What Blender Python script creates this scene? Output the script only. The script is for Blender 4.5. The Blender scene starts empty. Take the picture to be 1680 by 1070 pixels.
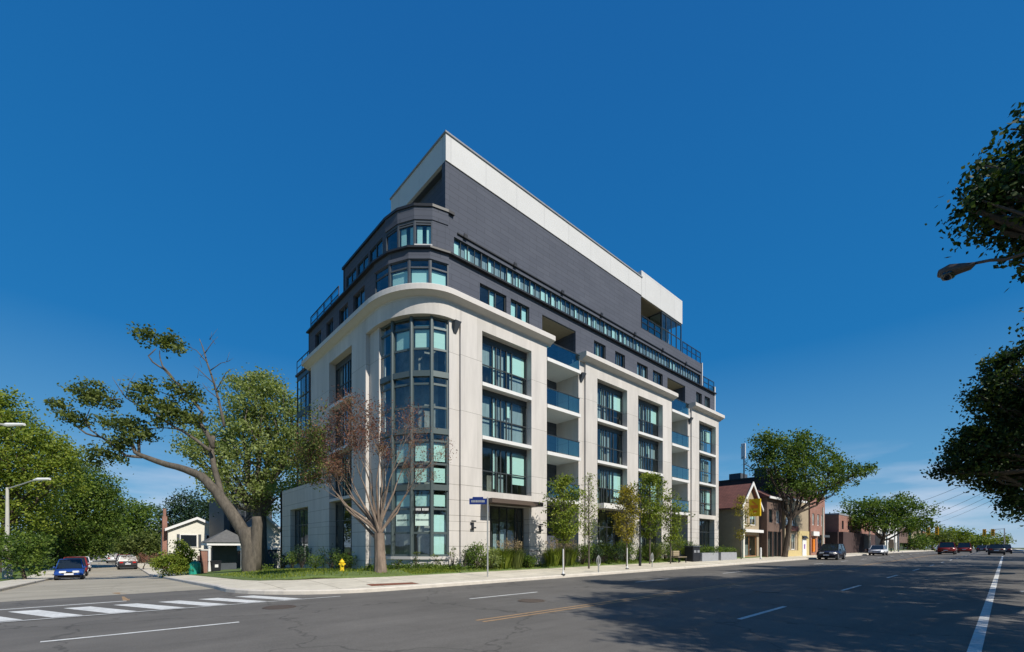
import bpy, bmesh, math, random
from mathutils import Vector, Matrix
R_ = math.radians
sc = bpy.context.scene
COL = sc.collection
# ------------------------------------------------------------------ camera, sky, sun
CAM_H = 1.6; FPX = 735.0; HOR = 898.0; CXP = 840.0; YAW = 47.8
cam_d = bpy.data.cameras.new('camera'); cam = bpy.data.objects.new('camera', cam_d); COL.objects.link(cam)
cam.location = (0, 0, CAM_H); cam.rotation_euler = (R_(90), 0, R_(YAW - 90))
cam_d.sensor_width = 36; cam_d.lens = 36 * FPX / 1680; cam_d.shift_y = (HOR - 535) / 1680
cam_d.clip_start = .1; cam_d.clip_end = 4000
sc.camera = cam
SUN_EL = 43.0; SUN_V = Vector((.03, -1)).normalized()
world = bpy.data.worlds.new('World'); sc.world = world; world.use_nodes = True
nt = world.node_tree; nt.nodes.clear()
N = nt.nodes.new; L = nt.links.new
sky = N('ShaderNodeTexSky'); sky.sky_type = 'NISHITA'; sky.sun_disc = False
sky.sun_elevation = R_(SUN_EL); sky.sun_rotation = math.atan2(SUN_V.x, SUN_V.y)
sky.air_density = 1.0; sky.dust_density = .0; sky.ozone_density = 4.5; sky.altitude = 800
hs = N('ShaderNodeHueSaturation'); hs.inputs['Saturation'].default_value = 1.14; hs.inputs['Value'].default_value = 1.0
L(sky.outputs[0], hs.inputs['Color'])
tc = N('ShaderNodeTexCoord'); sep = N('ShaderNodeSeparateXYZ'); L(tc.outputs['Generated'], sep.inputs[0])
mp = N('ShaderNodeMapping'); mp.inputs['Scale'].default_value = (3.2, 3.2, 16); L(tc.outputs['Generated'], mp.inputs[0])
nz = N('ShaderNodeTexNoise'); nz.inputs['Scale'].default_value = 1.6; nz.inputs['Detail'].default_value = 7; L(mp.outputs[0], nz.inputs[0])
cr = N('ShaderNodeValToRGB'); cr.color_ramp.elements[0].position = .44; cr.color_ramp.elements[1].position = .66; L(nz.outputs[0], cr.inputs[0])
el = N('ShaderNodeMapRange'); el.inputs['From Min'].default_value = .19; el.inputs['From Max'].default_value = .06; L(sep.outputs['Z'], el.inputs['Value'])
mu = N('ShaderNodeMath'); mu.operation = 'MULTIPLY'; L(cr.outputs[0], mu.inputs[0]); L(el.outputs[0], mu.inputs[1])
mu2 = N('ShaderNodeMath'); mu2.operation = 'MULTIPLY'; mu2.inputs[1].default_value = .75; L(mu.outputs[0], mu2.inputs[0])
hz_ = N('ShaderNodeValToRGB'); e_ = hz_.color_ramp.elements; L(sep.outputs['Z'], hz_.inputs[0])   # clear deep blue that pales towards the horizon
e_[0].position = 0; e_[0].color = (.20, .29, .40, 1); e_[1].position = 1; e_[1].color = (.003, .064, .21, 1)
for p_, c_ in ((.06, (.125, .245, .37)), (.14, (.055, .185, .33)), (.36, (.003, .098, .267)), (.75, (.004, .073, .228))): q_ = e_.new(p_); q_.color = (*c_, 1)
sx_ = N('ShaderNodeVectorMath'); sx_.operation = 'SCALE'; sx_.inputs['Scale'].default_value = 10; L(hz_.outputs[0], sx_.inputs[0])
hm = N('ShaderNodeMixRGB'); hm.inputs[0].default_value = .90; L(hs.outputs[0], hm.inputs[1]); L(sx_.outputs[0], hm.inputs[2])
mx = N('ShaderNodeMixRGB'); mx.inputs[2].default_value = (3.7, 4.2, 5.1, 1); L(mu2.outputs[0], mx.inputs[0]); L(hm.outputs[0], mx.inputs[1])
bg = N('ShaderNodeBackground'); bg.inputs[1].default_value = .125; L(mx.outputs[0], bg.inputs[0])
wo = N('ShaderNodeOutputWorld'); L(bg.outputs[0], wo.inputs[0])
sd = bpy.data.lights.new('sun', 'SUN'); sd.energy = 3.9; sd.angle = R_(.55); sd.color = (1, .945, .845)
sun = bpy.data.objects.new('sun', sd); COL.objects.link(sun)
sdir = Vector((SUN_V.x * math.cos(R_(SUN_EL)), SUN_V.y * math.cos(R_(SUN_EL)), math.sin(R_(SUN_EL))))
sun.rotation_euler = sdir.to_track_quat('Z', 'Y').to_euler(); sun.location = (0, 0, 60)
sc.view_settings.view_transform = 'Standard'; sc.view_settings.look = 'None'; sc.view_settings.gamma = 1
sc.view_settings.exposure = 0.42
sc.cycles.max_bounces = 6; sc.cycles.transparent_max_bounces = 12; sc.cycles.caustics_reflective = False; sc.cycles.caustics_refractive = False

# ------------------------------------------------------------------ helpers
_a = R_(YAW); FW = (math.cos(_a), math.sin(_a)); RT = (math.sin(_a), -math.cos(_a))
def at(px, py, k):                       # world point seen at photo pixel px, py at depth k
    t = (px - CXP) / FPX
    return Vector((k * (FW[0] + RT[0] * t), k * (FW[1] + RT[1] * t), CAM_H + k * (HOR - py) / FPX))
def clamp(v, a, b): return max(a, min(b, v))
def g(x, y): return .004 * clamp(x, 0, 120) - .032 * clamp(y - 20, 0, 35)

class MB:
    def __init__(s): s.v = []; s.f = []
    def add(s, vs, fs):
        n = len(s.v); s.v.extend([tuple(p) for p in vs]); s.f.extend([tuple(i + n for i in f) for f in fs]); return s
    def box(s, x0, x1, y0, y1, z0, z1):
        return s.add([(x0,y0,z0),(x1,y0,z0),(x1,y1,z0),(x0,y1,z0),(x0,y0,z1),(x1,y0,z1),(x1,y1,z1),(x0,y1,z1)],
                     [(3,2,1,0),(4,5,6,7),(0,1,5,4),(1,2,6,5),(2,3,7,6),(3,0,4,7)])
    def obox(s, P, u, n, a0, a1, b0, b1, z0, z1):   # box on a vertical plane: u along, n outward
        c = lambda a, b, z: (P[0] + u[0]*a + n[0]*b, P[1] + u[1]*a + n[1]*b, z)
        return s.add([c(a0,b0,z0),c(a1,b0,z0),c(a1,b1,z0),c(a0,b1,z0),c(a0,b0,z1),c(a1,b0,z1),c(a1,b1,z1),c(a0,b1,z1)],
                     [(3,2,1,0),(4,5,6,7),(0,1,5,4),(1,2,6,5),(2,3,7,6),(3,0,4,7)])
    def prism(s, poly, z0, z1):
        n = len(poly); z0f = z0 if callable(z0) else (lambda x, y: z0); z1f = z1 if callable(z1) else (lambda x, y: z1)
        return s.add([(x, y, z0f(x, y)) for x, y in poly] + [(x, y, z1f(x, y)) for x, y in poly],
                     [tuple(range(n))[::-1], tuple(range(n, 2*n))] + [(i, (i+1) % n, n + (i+1) % n, n + i) for i in range(n)])
    def extr(s, prof, axis_pt, w0, w1):             # profile list of (x,z) extruded in local y
        n = len(prof)
        return s.add([(x, w0, z) for x, z in prof] + [(x, w1, z) for x, z in prof],
                     [tuple(range(n))[::-1], tuple(range(n, 2*n))] + [(i, (i+1) % n, n + (i+1) % n, n + i) for i in range(n)])
    def sweep(s, path, prof, closed=True):          # path [(x,y,nx,ny)], prof [(off,z)]
        m = len(prof); vs = []; fs = []
        for (x, y, nx, ny) in path:
            for o, z in prof: vs.append((x + nx*o, y + ny*o, z))
        for i in range(len(path) - 1):
            for j in range(m if closed else m - 1):
                k = (j + 1) % m; fs.append((i*m + j, (i+1)*m + j, (i+1)*m + k, i*m + k))
        if closed: fs.append(tuple(range(m))[::-1]); fs.append(tuple((len(path)-1)*m + j for j in range(m)))
        return s.add(vs, fs)
    def tube(s, pts, rad, n=6):
        pts = [Vector(p) for p in pts]; m = len(pts)
        if not hasattr(rad, '__len__'): rad = [rad] * m
        vs = []; fs = []; ref = None
        for i, p in enumerate(pts):
            d = (pts[min(i+1, m-1)] - pts[max(i-1, 0)])
            if d.length < 1e-7: d = Vector((0, 0, 1))
            d.normalize()
            if ref is None: ref = d.orthogonal().normalized()
            ref = (ref - d * ref.dot(d))
            ref = ref.normalized() if ref.length > 1e-5 else d.orthogonal().normalized()
            b = d.cross(ref)
            for j in range(n):
                q = 2 * math.pi * j / n
                vs.append(p + (ref * math.cos(q) + b * math.sin(q)) * rad[i])
        for i in range(m - 1):
            for j in range(n):
                k = (j + 1) % n; fs.append((i*n + j, i*n + k, (i+1)*n + k, (i+1)*n + j))
        fs.append(tuple(range(n))[::-1]); fs.append(tuple((m-1)*n + j for j in range(n)))
        return s.add(vs, fs)
    def lathe(s, c, prof, n=12):                    # prof (r,z)
        vs = []; fs = []; m = len(prof)
        for r, z in prof:
            for j in range(n): q = 2*math.pi*j/n; vs.append((c[0] + r*math.cos(q), c[1] + r*math.sin(q), c[2] + z))
        for i in range(m - 1):
            for j in range(n): k = (j+1) % n; fs.append((i*n+j, i*n+k, (i+1)*n+k, (i+1)*n+j))
        fs.append(tuple(range(n))[::-1]); fs.append(tuple((m-1)*n + j for j in range(n)))
        return s.add(vs, fs)
    def quad(s, a, b, c, d): return s.add([a, b, c, d], [(0, 1, 2, 3)])
    def build(s, name, m, parent=None, smooth=False, bevel=0, local=False):
        me = bpy.data.meshes.new(name)
        off = Vector((0, 0, 0))
        if parent is not None and not local:
            p = parent
            while p is not None: off += Vector(p.location); p = p.parent
        me.from_pydata([(x - off.x, y - off.y, z - off.z) for x, y, z in s.v], [], s.f)
        me.materials.append(m)
        if bevel:
            bm = bmesh.new(); bm.from_mesh(me); bmesh.ops.bevel(bm, geom=bm.edges[:], offset=bevel, segments=2, affect='EDGES', clamp_overlap=True); bm.to_mesh(me); bm.free()
        if smooth:
            for p in me.polygons: p.use_smooth = True
        o = bpy.data.objects.new(name, me); COL.objects.link(o); o.parent = parent
        return o
def thing(name, label, cat, loc=(0, 0, 0), rz=0, group=None):
    o = bpy.data.objects.new(name, None); COL.objects.link(o); o.location = loc; o.rotation_euler = (0, 0, rz)
    o.empty_display_size = .3; o['label'] = label; o['category'] = cat
    if group: o['group'] = group
    return o
def tag(o, label, cat, group=None, kind=None):
    o['label'] = label; o['category'] = cat
    if group: o['group'] = group
    if kind: o['kind'] = kind
    return o
def structure(o): o['kind'] = 'structure'; return o

# ------------------------------------------------------------------ materials
def mat(name, col, rough=.8, metal=0, spec=.3, var=.0, scale=3., var2=.0, scale2=.3, bump=0, stretch=(1, 1, 1), emit=None, trans=0, fine=0):
    m = bpy.data.materials.new(name); m.use_nodes = True; t = m.node_tree; b = t.nodes['Principled BSDF']
    b.inputs['Base Color'].default_value = (*col, 1); b.inputs['Roughness'].default_value = rough
    b.inputs['Metallic'].default_value = metal; b.inputs['Specular IOR Level'].default_value = spec
    def n(k): return t.nodes.new(k)
    if var or var2 or bump:
        ge = n('ShaderNodeNewGeometry'); mp = n('ShaderNodeMapping'); mp.inputs['Scale'].default_value = stretch
        t.links.new(ge.outputs['Position'], mp.inputs[0])
        out = None
        cur = None
        for v, s_, det in ((var, scale, 6), (var2, scale2, 4)):
            if not v: continue
            z = n('ShaderNodeTexNoise'); z.inputs['Scale'].default_value = s_; z.inputs['Detail'].default_value = det; z.inputs['Roughness'].default_value = .65
            t.links.new(mp.outputs[0], z.inputs[0])
            r = n('ShaderNodeMapRange'); r.inputs['From Min'].default_value = .3; r.inputs['From Max'].default_value = .7
            r.inputs['To Min'].default_value = 1 - v; r.inputs['To Max'].default_value = 1 + v
            t.links.new(z.outputs[0], r.inputs['Value'])
            if cur is None: cur = r.outputs[0]
            else:
                q = n('ShaderNodeMath'); q.operation = 'MULTIPLY'; t.links.new(cur, q.inputs[0]); t.links.new(r.outputs[0], q.inputs[1]); cur = q.outputs[0]
        if cur is not None:
            vm = n('ShaderNodeVectorMath'); vm.operation = 'SCALE'; vm.inputs[0].default_value = col; t.links.new(cur, vm.inputs['Scale'])
            t.links.new(vm.outputs[0], b.inputs['Base Color'])
        if bump:
            z = n('ShaderNodeTexNoise'); z.inputs['Scale'].default_value = scale * 6; z.inputs['Detail'].default_value = 4; t.links.new(mp.outputs[0], z.inputs[0])
            bp = n('ShaderNodeBump'); bp.inputs['Strength'].default_value = bump; bp.inputs['Distance'].default_value = .02
            t.links.new(z.outputs[0], bp.inputs['Height']); t.links.new(bp.outputs[0], b.inputs['Normal'])
    if emit: b.inputs['Emission Color'].default_value = (*emit, 1); b.inputs['Emission Strength'].default_value = 1
    return m
def leafmat(name, c1, c2, c3, tr=.35, sc_=.9):
    m = bpy.data.materials.new(name); m.use_nodes = True; t = m.node_tree; t.nodes.clear(); n = t.nodes.new
    ge = n('ShaderNodeNewGeometry'); z = n('ShaderNodeTexNoise'); z.inputs['Scale'].default_value = sc_; z.inputs['Detail'].default_value = 5
    t.links.new(ge.outputs['Position'], z.inputs[0])
    add = n('ShaderNodeMath'); add.operation = 'MULTIPLY_ADD'; add.inputs[1].default_value = .4; t.links.new(ge.outputs['Random Per Island'], add.inputs[0]); t.links.new(z.outputs[0], add.inputs[2])
    r = n('ShaderNodeValToRGB'); e = r.color_ramp.elements; e[0].position = .45; e[0].color = (*c1, 1); e[1].position = .95; e[1].color = (*c3, 1)
    k = e.new(.68); k.color = (*c2, 1); t.links.new(add.outputs[0], r.inputs[0])
    d = n('ShaderNodeBsdfPrincipled'); d.inputs['Roughness'].default_value = .55; d.inputs['Specular IOR Level'].default_value = .25; t.links.new(r.outputs[0], d.inputs['Base Color'])
    tl = n('ShaderNodeBsdfTranslucent'); mulc = n('ShaderNodeMixRGB'); mulc.blend_type = 'MULTIPLY'; mulc.inputs[0].default_value = 1; mulc.inputs[2].default_value = (1.25, 1.3, .5, 1)
    t.links.new(r.outputs[0], mulc.inputs[1]); t.links.new(mulc.outputs[0], tl.inputs[0])
    ms = n('ShaderNodeMixShader'); ms.inputs[0].default_value = tr; t.links.new(d.outputs[0], ms.inputs[1]); t.links.new(tl.outputs[0], ms.inputs[2])
    o = n('ShaderNodeOutputMaterial'); t.links.new(ms.outputs[0], o.inputs[0]); return m
def glassmat(name, tint, refl=.16, rough=.01):
    m = bpy.data.materials.new(name); m.use_nodes = True; t = m.node_tree; t.nodes.clear(); n = t.nodes.new
    tr = n('ShaderNodeBsdfTransparent'); tr.inputs[0].default_value = (*tint, 1)
    gl = n('ShaderNodeBsdfGlossy'); gl.inputs['Roughness'].default_value = rough; gl.inputs[0].default_value = (.9, .95, 1, 1)
    lw = n('ShaderNodeLayerWeight'); lw.inputs[0].default_value = .5
    fr = n('ShaderNodeMath'); fr.operation = 'POWER'; fr.inputs[1].default_value = 4.5; t.links.new(lw.outputs['Facing'], fr.inputs[0])
    ad = n('ShaderNodeMath'); ad.operation = 'ADD'; ad.inputs[1].default_value = .04 + refl; ad.use_clamp = True; t.links.new(fr.outputs[0], ad.inputs[0])
    ge = n('ShaderNodeNewGeometry'); z = n('ShaderNodeTexNoise'); z.inputs['Scale'].default_value = .35; t.links.new(ge.outputs['Position'], z.inputs[0])
    bp = n('ShaderNodeBump'); bp.inputs['Strength'].default_value = .25; bp.inputs['Distance'].default_value = .06; t.links.new(z.outputs[0], bp.inputs['Height']); t.links.new(bp.outputs[0], gl.inputs['Normal'])
    ms = n('ShaderNodeMixShader'); t.links.new(ad.outputs[0], ms.inputs[0]); t.links.new(tr.outputs[0], ms.inputs[1]); t.links.new(gl.outputs[0], ms.inputs[2])
    o = n('ShaderNodeOutputMaterial'); t.links.new(ms.outputs[0], o.inputs[0]); return m
def brickmat(name, c1, c2, mortar, w=.24, h=.075, mort=.012, offs=.5, var=.15, rough=.85, bias=0.):
    m = bpy.data.materials.new(name); m.use_nodes = True; t = m.node_tree; b = t.nodes['Principled BSDF']; n = t.nodes.new
    b.inputs['Roughness'].default_value = rough; b.inputs['Specular IOR Level'].default_value = .25
    ge = n('ShaderNodeNewGeometry'); sp = n('ShaderNodeSeparateXYZ'); t.links.new(ge.outputs['Position'], sp.inputs[0])
    ad = n('ShaderNodeMath'); ad.operation = 'ADD'; t.links.new(sp.outputs[0], ad.inputs[0]); t.links.new(sp.outputs[1], ad.inputs[1])
    cb = n('ShaderNodeCombineXYZ'); t.links.new(ad.outputs[0], cb.inputs[0]); t.links.new(sp.outputs[2], cb.inputs[1])
    br = n('ShaderNodeTexBrick'); br.inputs['Scale'].default_value = 1; br.inputs['Brick Width'].default_value = w; br.inputs['Row Height'].default_value = h
    br.inputs['Mortar Size'].default_value = mort; br.offset = offs; br.inputs['Color1'].default_value = (*c1, 1); br.inputs['Color2'].default_value = (*c2, 1); br.inputs['Mortar'].default_value = (*mortar, 1)
    br.inputs['Bias'].default_value = bias; t.links.new(cb.outputs[0], br.inputs[0])
    z = n('ShaderNodeTexNoise'); z.inputs['Scale'].default_value = .7; z.inputs['Detail'].default_value = 6; t.links.new(ge.outputs['Position'], z.inputs[0])
    r = n('ShaderNodeMapRange'); r.inputs['From Min'].default_value = .3; r.inputs['From Max'].default_value = .7; r.inputs['To Min'].default_value = 1 - var; r.inputs['To Max'].default_value = 1 + var; t.links.new(z.outputs[0], r.inputs['Value'])
    vm = n('ShaderNodeVectorMath'); vm.operation = 'SCALE'; t.links.new(br.outputs[0], vm.inputs[0]); t.links.new(r.outputs[0], vm.inputs['Scale']); t.links.new(vm.outputs[0], b.inputs['Base Color'])
    return m
def stonemat():
    m = mat('cream_precast', (.555, .52, .485), .8, var=.11, scale=1.6, var2=.07, scale2=.3, stretch=(1, 1, .16))
    t = m.node_tree; b = t.nodes['Principled BSDF']; n = t.nodes.new
    src = b.inputs['Base Color'].links[0].from_socket
    ge = n('ShaderNodeNewGeometry'); sp = n('ShaderNodeSeparateXYZ'); t.links.new(ge.outputs['Position'], sp.inputs[0])
    pa = n('ShaderNodeMath'); pa.operation = 'ADD'; t.links.new(sp.outputs[0], pa.inputs[0]); t.links.new(sp.outputs[1], pa.inputs[1])
    pc = n('ShaderNodeCombineXYZ'); t.links.new(pa.outputs[0], pc.inputs[0]); t.links.new(sp.outputs[2], pc.inputs[1])
    pb = n('ShaderNodeTexBrick'); pb.inputs['Scale'].default_value = 1; pb.inputs['Brick Width'].default_value = 1.35; pb.inputs['Row Height'].default_value = 2.965; pb.inputs['Mortar Size'].default_value = .004; pb.offset = .37
    pb.inputs['Color1'].default_value = (1.03, 1.03, 1.03, 1); pb.inputs['Color2'].default_value = (.93, .93, .92, 1); pb.inputs['Mortar'].default_value = (.72, .71, .70, 1); t.links.new(pc.outputs[0], pb.inputs[0])
    pm = n('ShaderNodeMixRGB'); pm.blend_type = 'MULTIPLY'; pm.inputs[0].default_value = 1; t.links.new(src, pm.inputs[1]); t.links.new(pb.outputs[0], pm.inputs[2]); src = pm.outputs[0]
    # horizontal panel joints below the second floor, one joint per storey above
    md = n('ShaderNodeMath'); md.operation = 'MODULO'; md.inputs[1].default_value = .82; t.links.new(sp.outputs[2], md.inputs[0])
    lt = n('ShaderNodeMath'); lt.operation = 'LESS_THAN'; lt.inputs[1].default_value = .028; t.links.new(md.outputs[0], lt.inputs[0])
    lo = n('ShaderNodeMath'); lo.operation = 'LESS_THAN'; lo.inputs[1].default_value = 5.0; t.links.new(sp.outputs[2], lo.inputs[0])
    an = n('ShaderNodeMath'); an.operation = 'MULTIPLY'; t.links.new(lt.outputs[0], an.inputs[0]); t.links.new(lo.outputs[0], an.inputs[1])
    md2 = n('ShaderNodeMath'); md2.operation = 'MODULO'; md2.inputs[1].default_value = 2.965; t.links.new(sp.outputs[2], md2.inputs[0])
    lt2 = n('ShaderNodeMath'); lt2.operation = 'LESS_THAN'; lt2.inputs[1].default_value = .018; t.links.new(md2.outputs[0], lt2.inputs[0])
    mxm = n('ShaderNodeMath'); mxm.operation = 'MAXIMUM'; t.links.new(an.outputs[0], mxm.inputs[0]); t.links.new(lt2.outputs[0], mxm.inputs[1])
    mc = n('ShaderNodeMixRGB'); mc.inputs[2].default_value = (.26, .24, .21, 1); t.links.new(mxm.outputs[0], mc.inputs[0]); t.links.new(src, mc.inputs[1]); t.links.new(mc.outputs[0], b.inputs['Base Color'])
    return m
def asphaltmat(name, col, seams=True):
    m = bpy.data.materials.new(name); m.use_nodes = True; t = m.node_tree; b = t.nodes['Principled BSDF']; n = t.nodes.new
    b.inputs['Roughness'].default_value = .82; b.inputs['Specular IOR Level'].default_value = .3
    ge = n('ShaderNodeNewGeometry')
    def noise(s_, st, lo, hi, det=6, fmin=.3, fmax=.7):
        mp = n('ShaderNodeMapping'); mp.inputs['Scale'].default_value = st; t.links.new(ge.outputs['Position'], mp.inputs[0])
        z = n('ShaderNodeTexNoise'); z.inputs['Scale'].default_value = s_; z.inputs['Detail'].default_value = det; z.inputs['Roughness'].default_value = .7; t.links.new(mp.outputs[0], z.inputs[0])
        r = n('ShaderNodeMapRange'); r.inputs['From Min'].default_value = fmin; r.inputs['From Max'].default_value = fmax; r.inputs['To Min'].default_value = lo; r.inputs['To Max'].default_value = hi; t.links.new(z.outputs[0], r.inputs['Value'])
        return r.outputs[0], z
    def mul(a, c):
        q = n('ShaderNodeMath'); q.operation = 'MULTIPLY'; t.links.new(a, q.inputs[0]); t.links.new(c, q.inputs[1]); return q.outputs[0]
    a1, _ = noise(.9, (.12, 1, 1), .84, 1.16)       # wheel tracks run along the street
    a2, _ = noise(.35, (1, 1, 1), .84, 1.16)
    a3, zf = noise(38, (1, 1, 1), .82, 1.18, 3)
    c = mul(mul(a1, a2), a3)
    vo = n('ShaderNodeTexVoronoi'); vo.feature = 'DISTANCE_TO_EDGE'; vo.inputs['Scale'].default_value = .22
    wz = n('ShaderNodeTexNoise'); wz.inputs['Scale'].default_value = 1.2; wz.inputs['Detail'].default_value = 5; t.links.new(ge.outputs['Position'], wz.inputs[0])
    wm = n('ShaderNodeVectorMath'); wm.operation = 'MULTIPLY_ADD'; wm.inputs[1].default_value = (1.6, 1.6, 1.6); t.links.new(wz.outputs['Color'], wm.inputs[0]); t.links.new(ge.outputs['Position'], wm.inputs[2]); t.links.new(wm.outputs[0], vo.inputs[0])
    cg = n('ShaderNodeMapRange'); cg.inputs['From Min'].default_value = .0; cg.inputs['From Max'].default_value = .010; cg.inputs['To Min'].default_value = .60; cg.inputs['To Max'].default_value = 1; t.links.new(vo.outputs['Distance'], cg.inputs['Value'])
    c = mul(c, cg.outputs[0])
    vm = n('ShaderNodeVectorMath'); vm.operation = 'SCALE'; vm.inputs[0].default_value = col; t.links.new(c, vm.inputs['Scale']); t.links.new(vm.outputs[0], b.inputs['Base Color'])
    pz = n('ShaderNodeTexVoronoi'); pz.feature = 'F1'; pz.distance = 'CHEBYCHEV'; pz.inputs['Scale'].default_value = .16; t.links.new(ge.outputs['Position'], pz.inputs[0])
    ps = n('ShaderNodeSeparateColor'); t.links.new(pz.outputs['Color'], ps.inputs[0])
    pr_ = n('ShaderNodeMapRange'); pr_.inputs['From Min'].default_value = .0; pr_.inputs['From Max'].default_value = 1; pr_.inputs['To Min'].default_value = .90; pr_.inputs['To Max'].default_value = 1.08; t.links.new(ps.outputs[0], pr_.inputs['Value']); c = mul(c, pr_.outputs[0])
    if seams:
        sp = n('ShaderNodeSeparateXYZ'); t.links.new(wm.outputs[0], sp.inputs[0]); sy = n('ShaderNodeSeparateXYZ'); t.links.new(ge.outputs['Position'], sy.inputs[0])
        wob = n('ShaderNodeMath'); wob.operation = 'MULTIPLY_ADD'; wob.inputs[1].default_value = .12; t.links.new(wz.outputs[0], wob.inputs[0]); t.links.new(sy.outputs[1], wob.inputs[2])
        md = n('ShaderNodeMath'); md.operation = 'PINGPONG'; md.inputs[1].default_value = 1.85; t.links.new(wob.outputs[0], md.inputs[0])
        sm = n('ShaderNodeMapRange'); sm.inputs['From Min'].default_value = .012; sm.inputs['From Max'].default_value = .035; sm.inputs['To Min'].default_value = .62; sm.inputs['To Max'].default_value = 1; t.links.new(md.outputs[0], sm.inputs['Value']); c = mul(c, sm.outputs[0])
        tr_ = n('ShaderNodeMapRange'); tr_.inputs['From Min'].default_value = .3; tr_.inputs['From Max'].default_value = 1.6; tr_.inputs['To Min'].default_value = 1.06; tr_.inputs['To Max'].default_value = .90; t.links.new(md.outputs[0], tr_.inputs['Value']); c = mul(c, tr_.outputs[0])
    bp = n('ShaderNodeBump'); bp.inputs['Strength'].default_value = .35; bp.inputs['Distance'].default_value = .01; t.links.new(zf.outputs[0], bp.inputs['Height']); t.links.new(bp.outputs[0], b.inputs['Normal'])
    return m
def concretemat(name, col, jx=1.5):
    m = mat(name, col, .85, var=.10, scale=2.2, var2=.10, scale2=.5, bump=.15)
    t = m.node_tree; b = t.nodes['Principled BSDF']; n = t.nodes.new; src = b.inputs['Base Color'].links[0].from_socket
    ge = n('ShaderNodeNewGeometry'); br = n('ShaderNodeTexBrick'); br.offset = 0; br.inputs['Scale'].default_value = 1; br.inputs['Brick Width'].default_value = jx; br.inputs['Row Height'].default_value = 1.55
    br.inputs['Mortar Size'].default_value = .018; br.inputs['Color1'].default_value = (1, 1, 1, 1); br.inputs['Color2'].default_value = (.88, .88, .87, 1); br.inputs['Mortar'].default_value = (.5, .48, .45, 1)
    t.links.new(ge.outputs['Position'], br.inputs[0])
    mc = n('ShaderNodeMixRGB'); mc.blend_type = 'MULTIPLY'; mc.inputs[0].default_value = 1; t.links.new(src, mc.inputs[1]); t.links.new(br.outputs[0], mc.inputs[2]); t.links.new(mc.outputs[0], b.inputs['Base Color'])
    return m
def barkmat(name, col):
    return mat(name, col, .9, var=.38, scale=7, var2=.25, scale2=1.2, bump=.6, stretch=(1, 1, .25))

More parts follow.
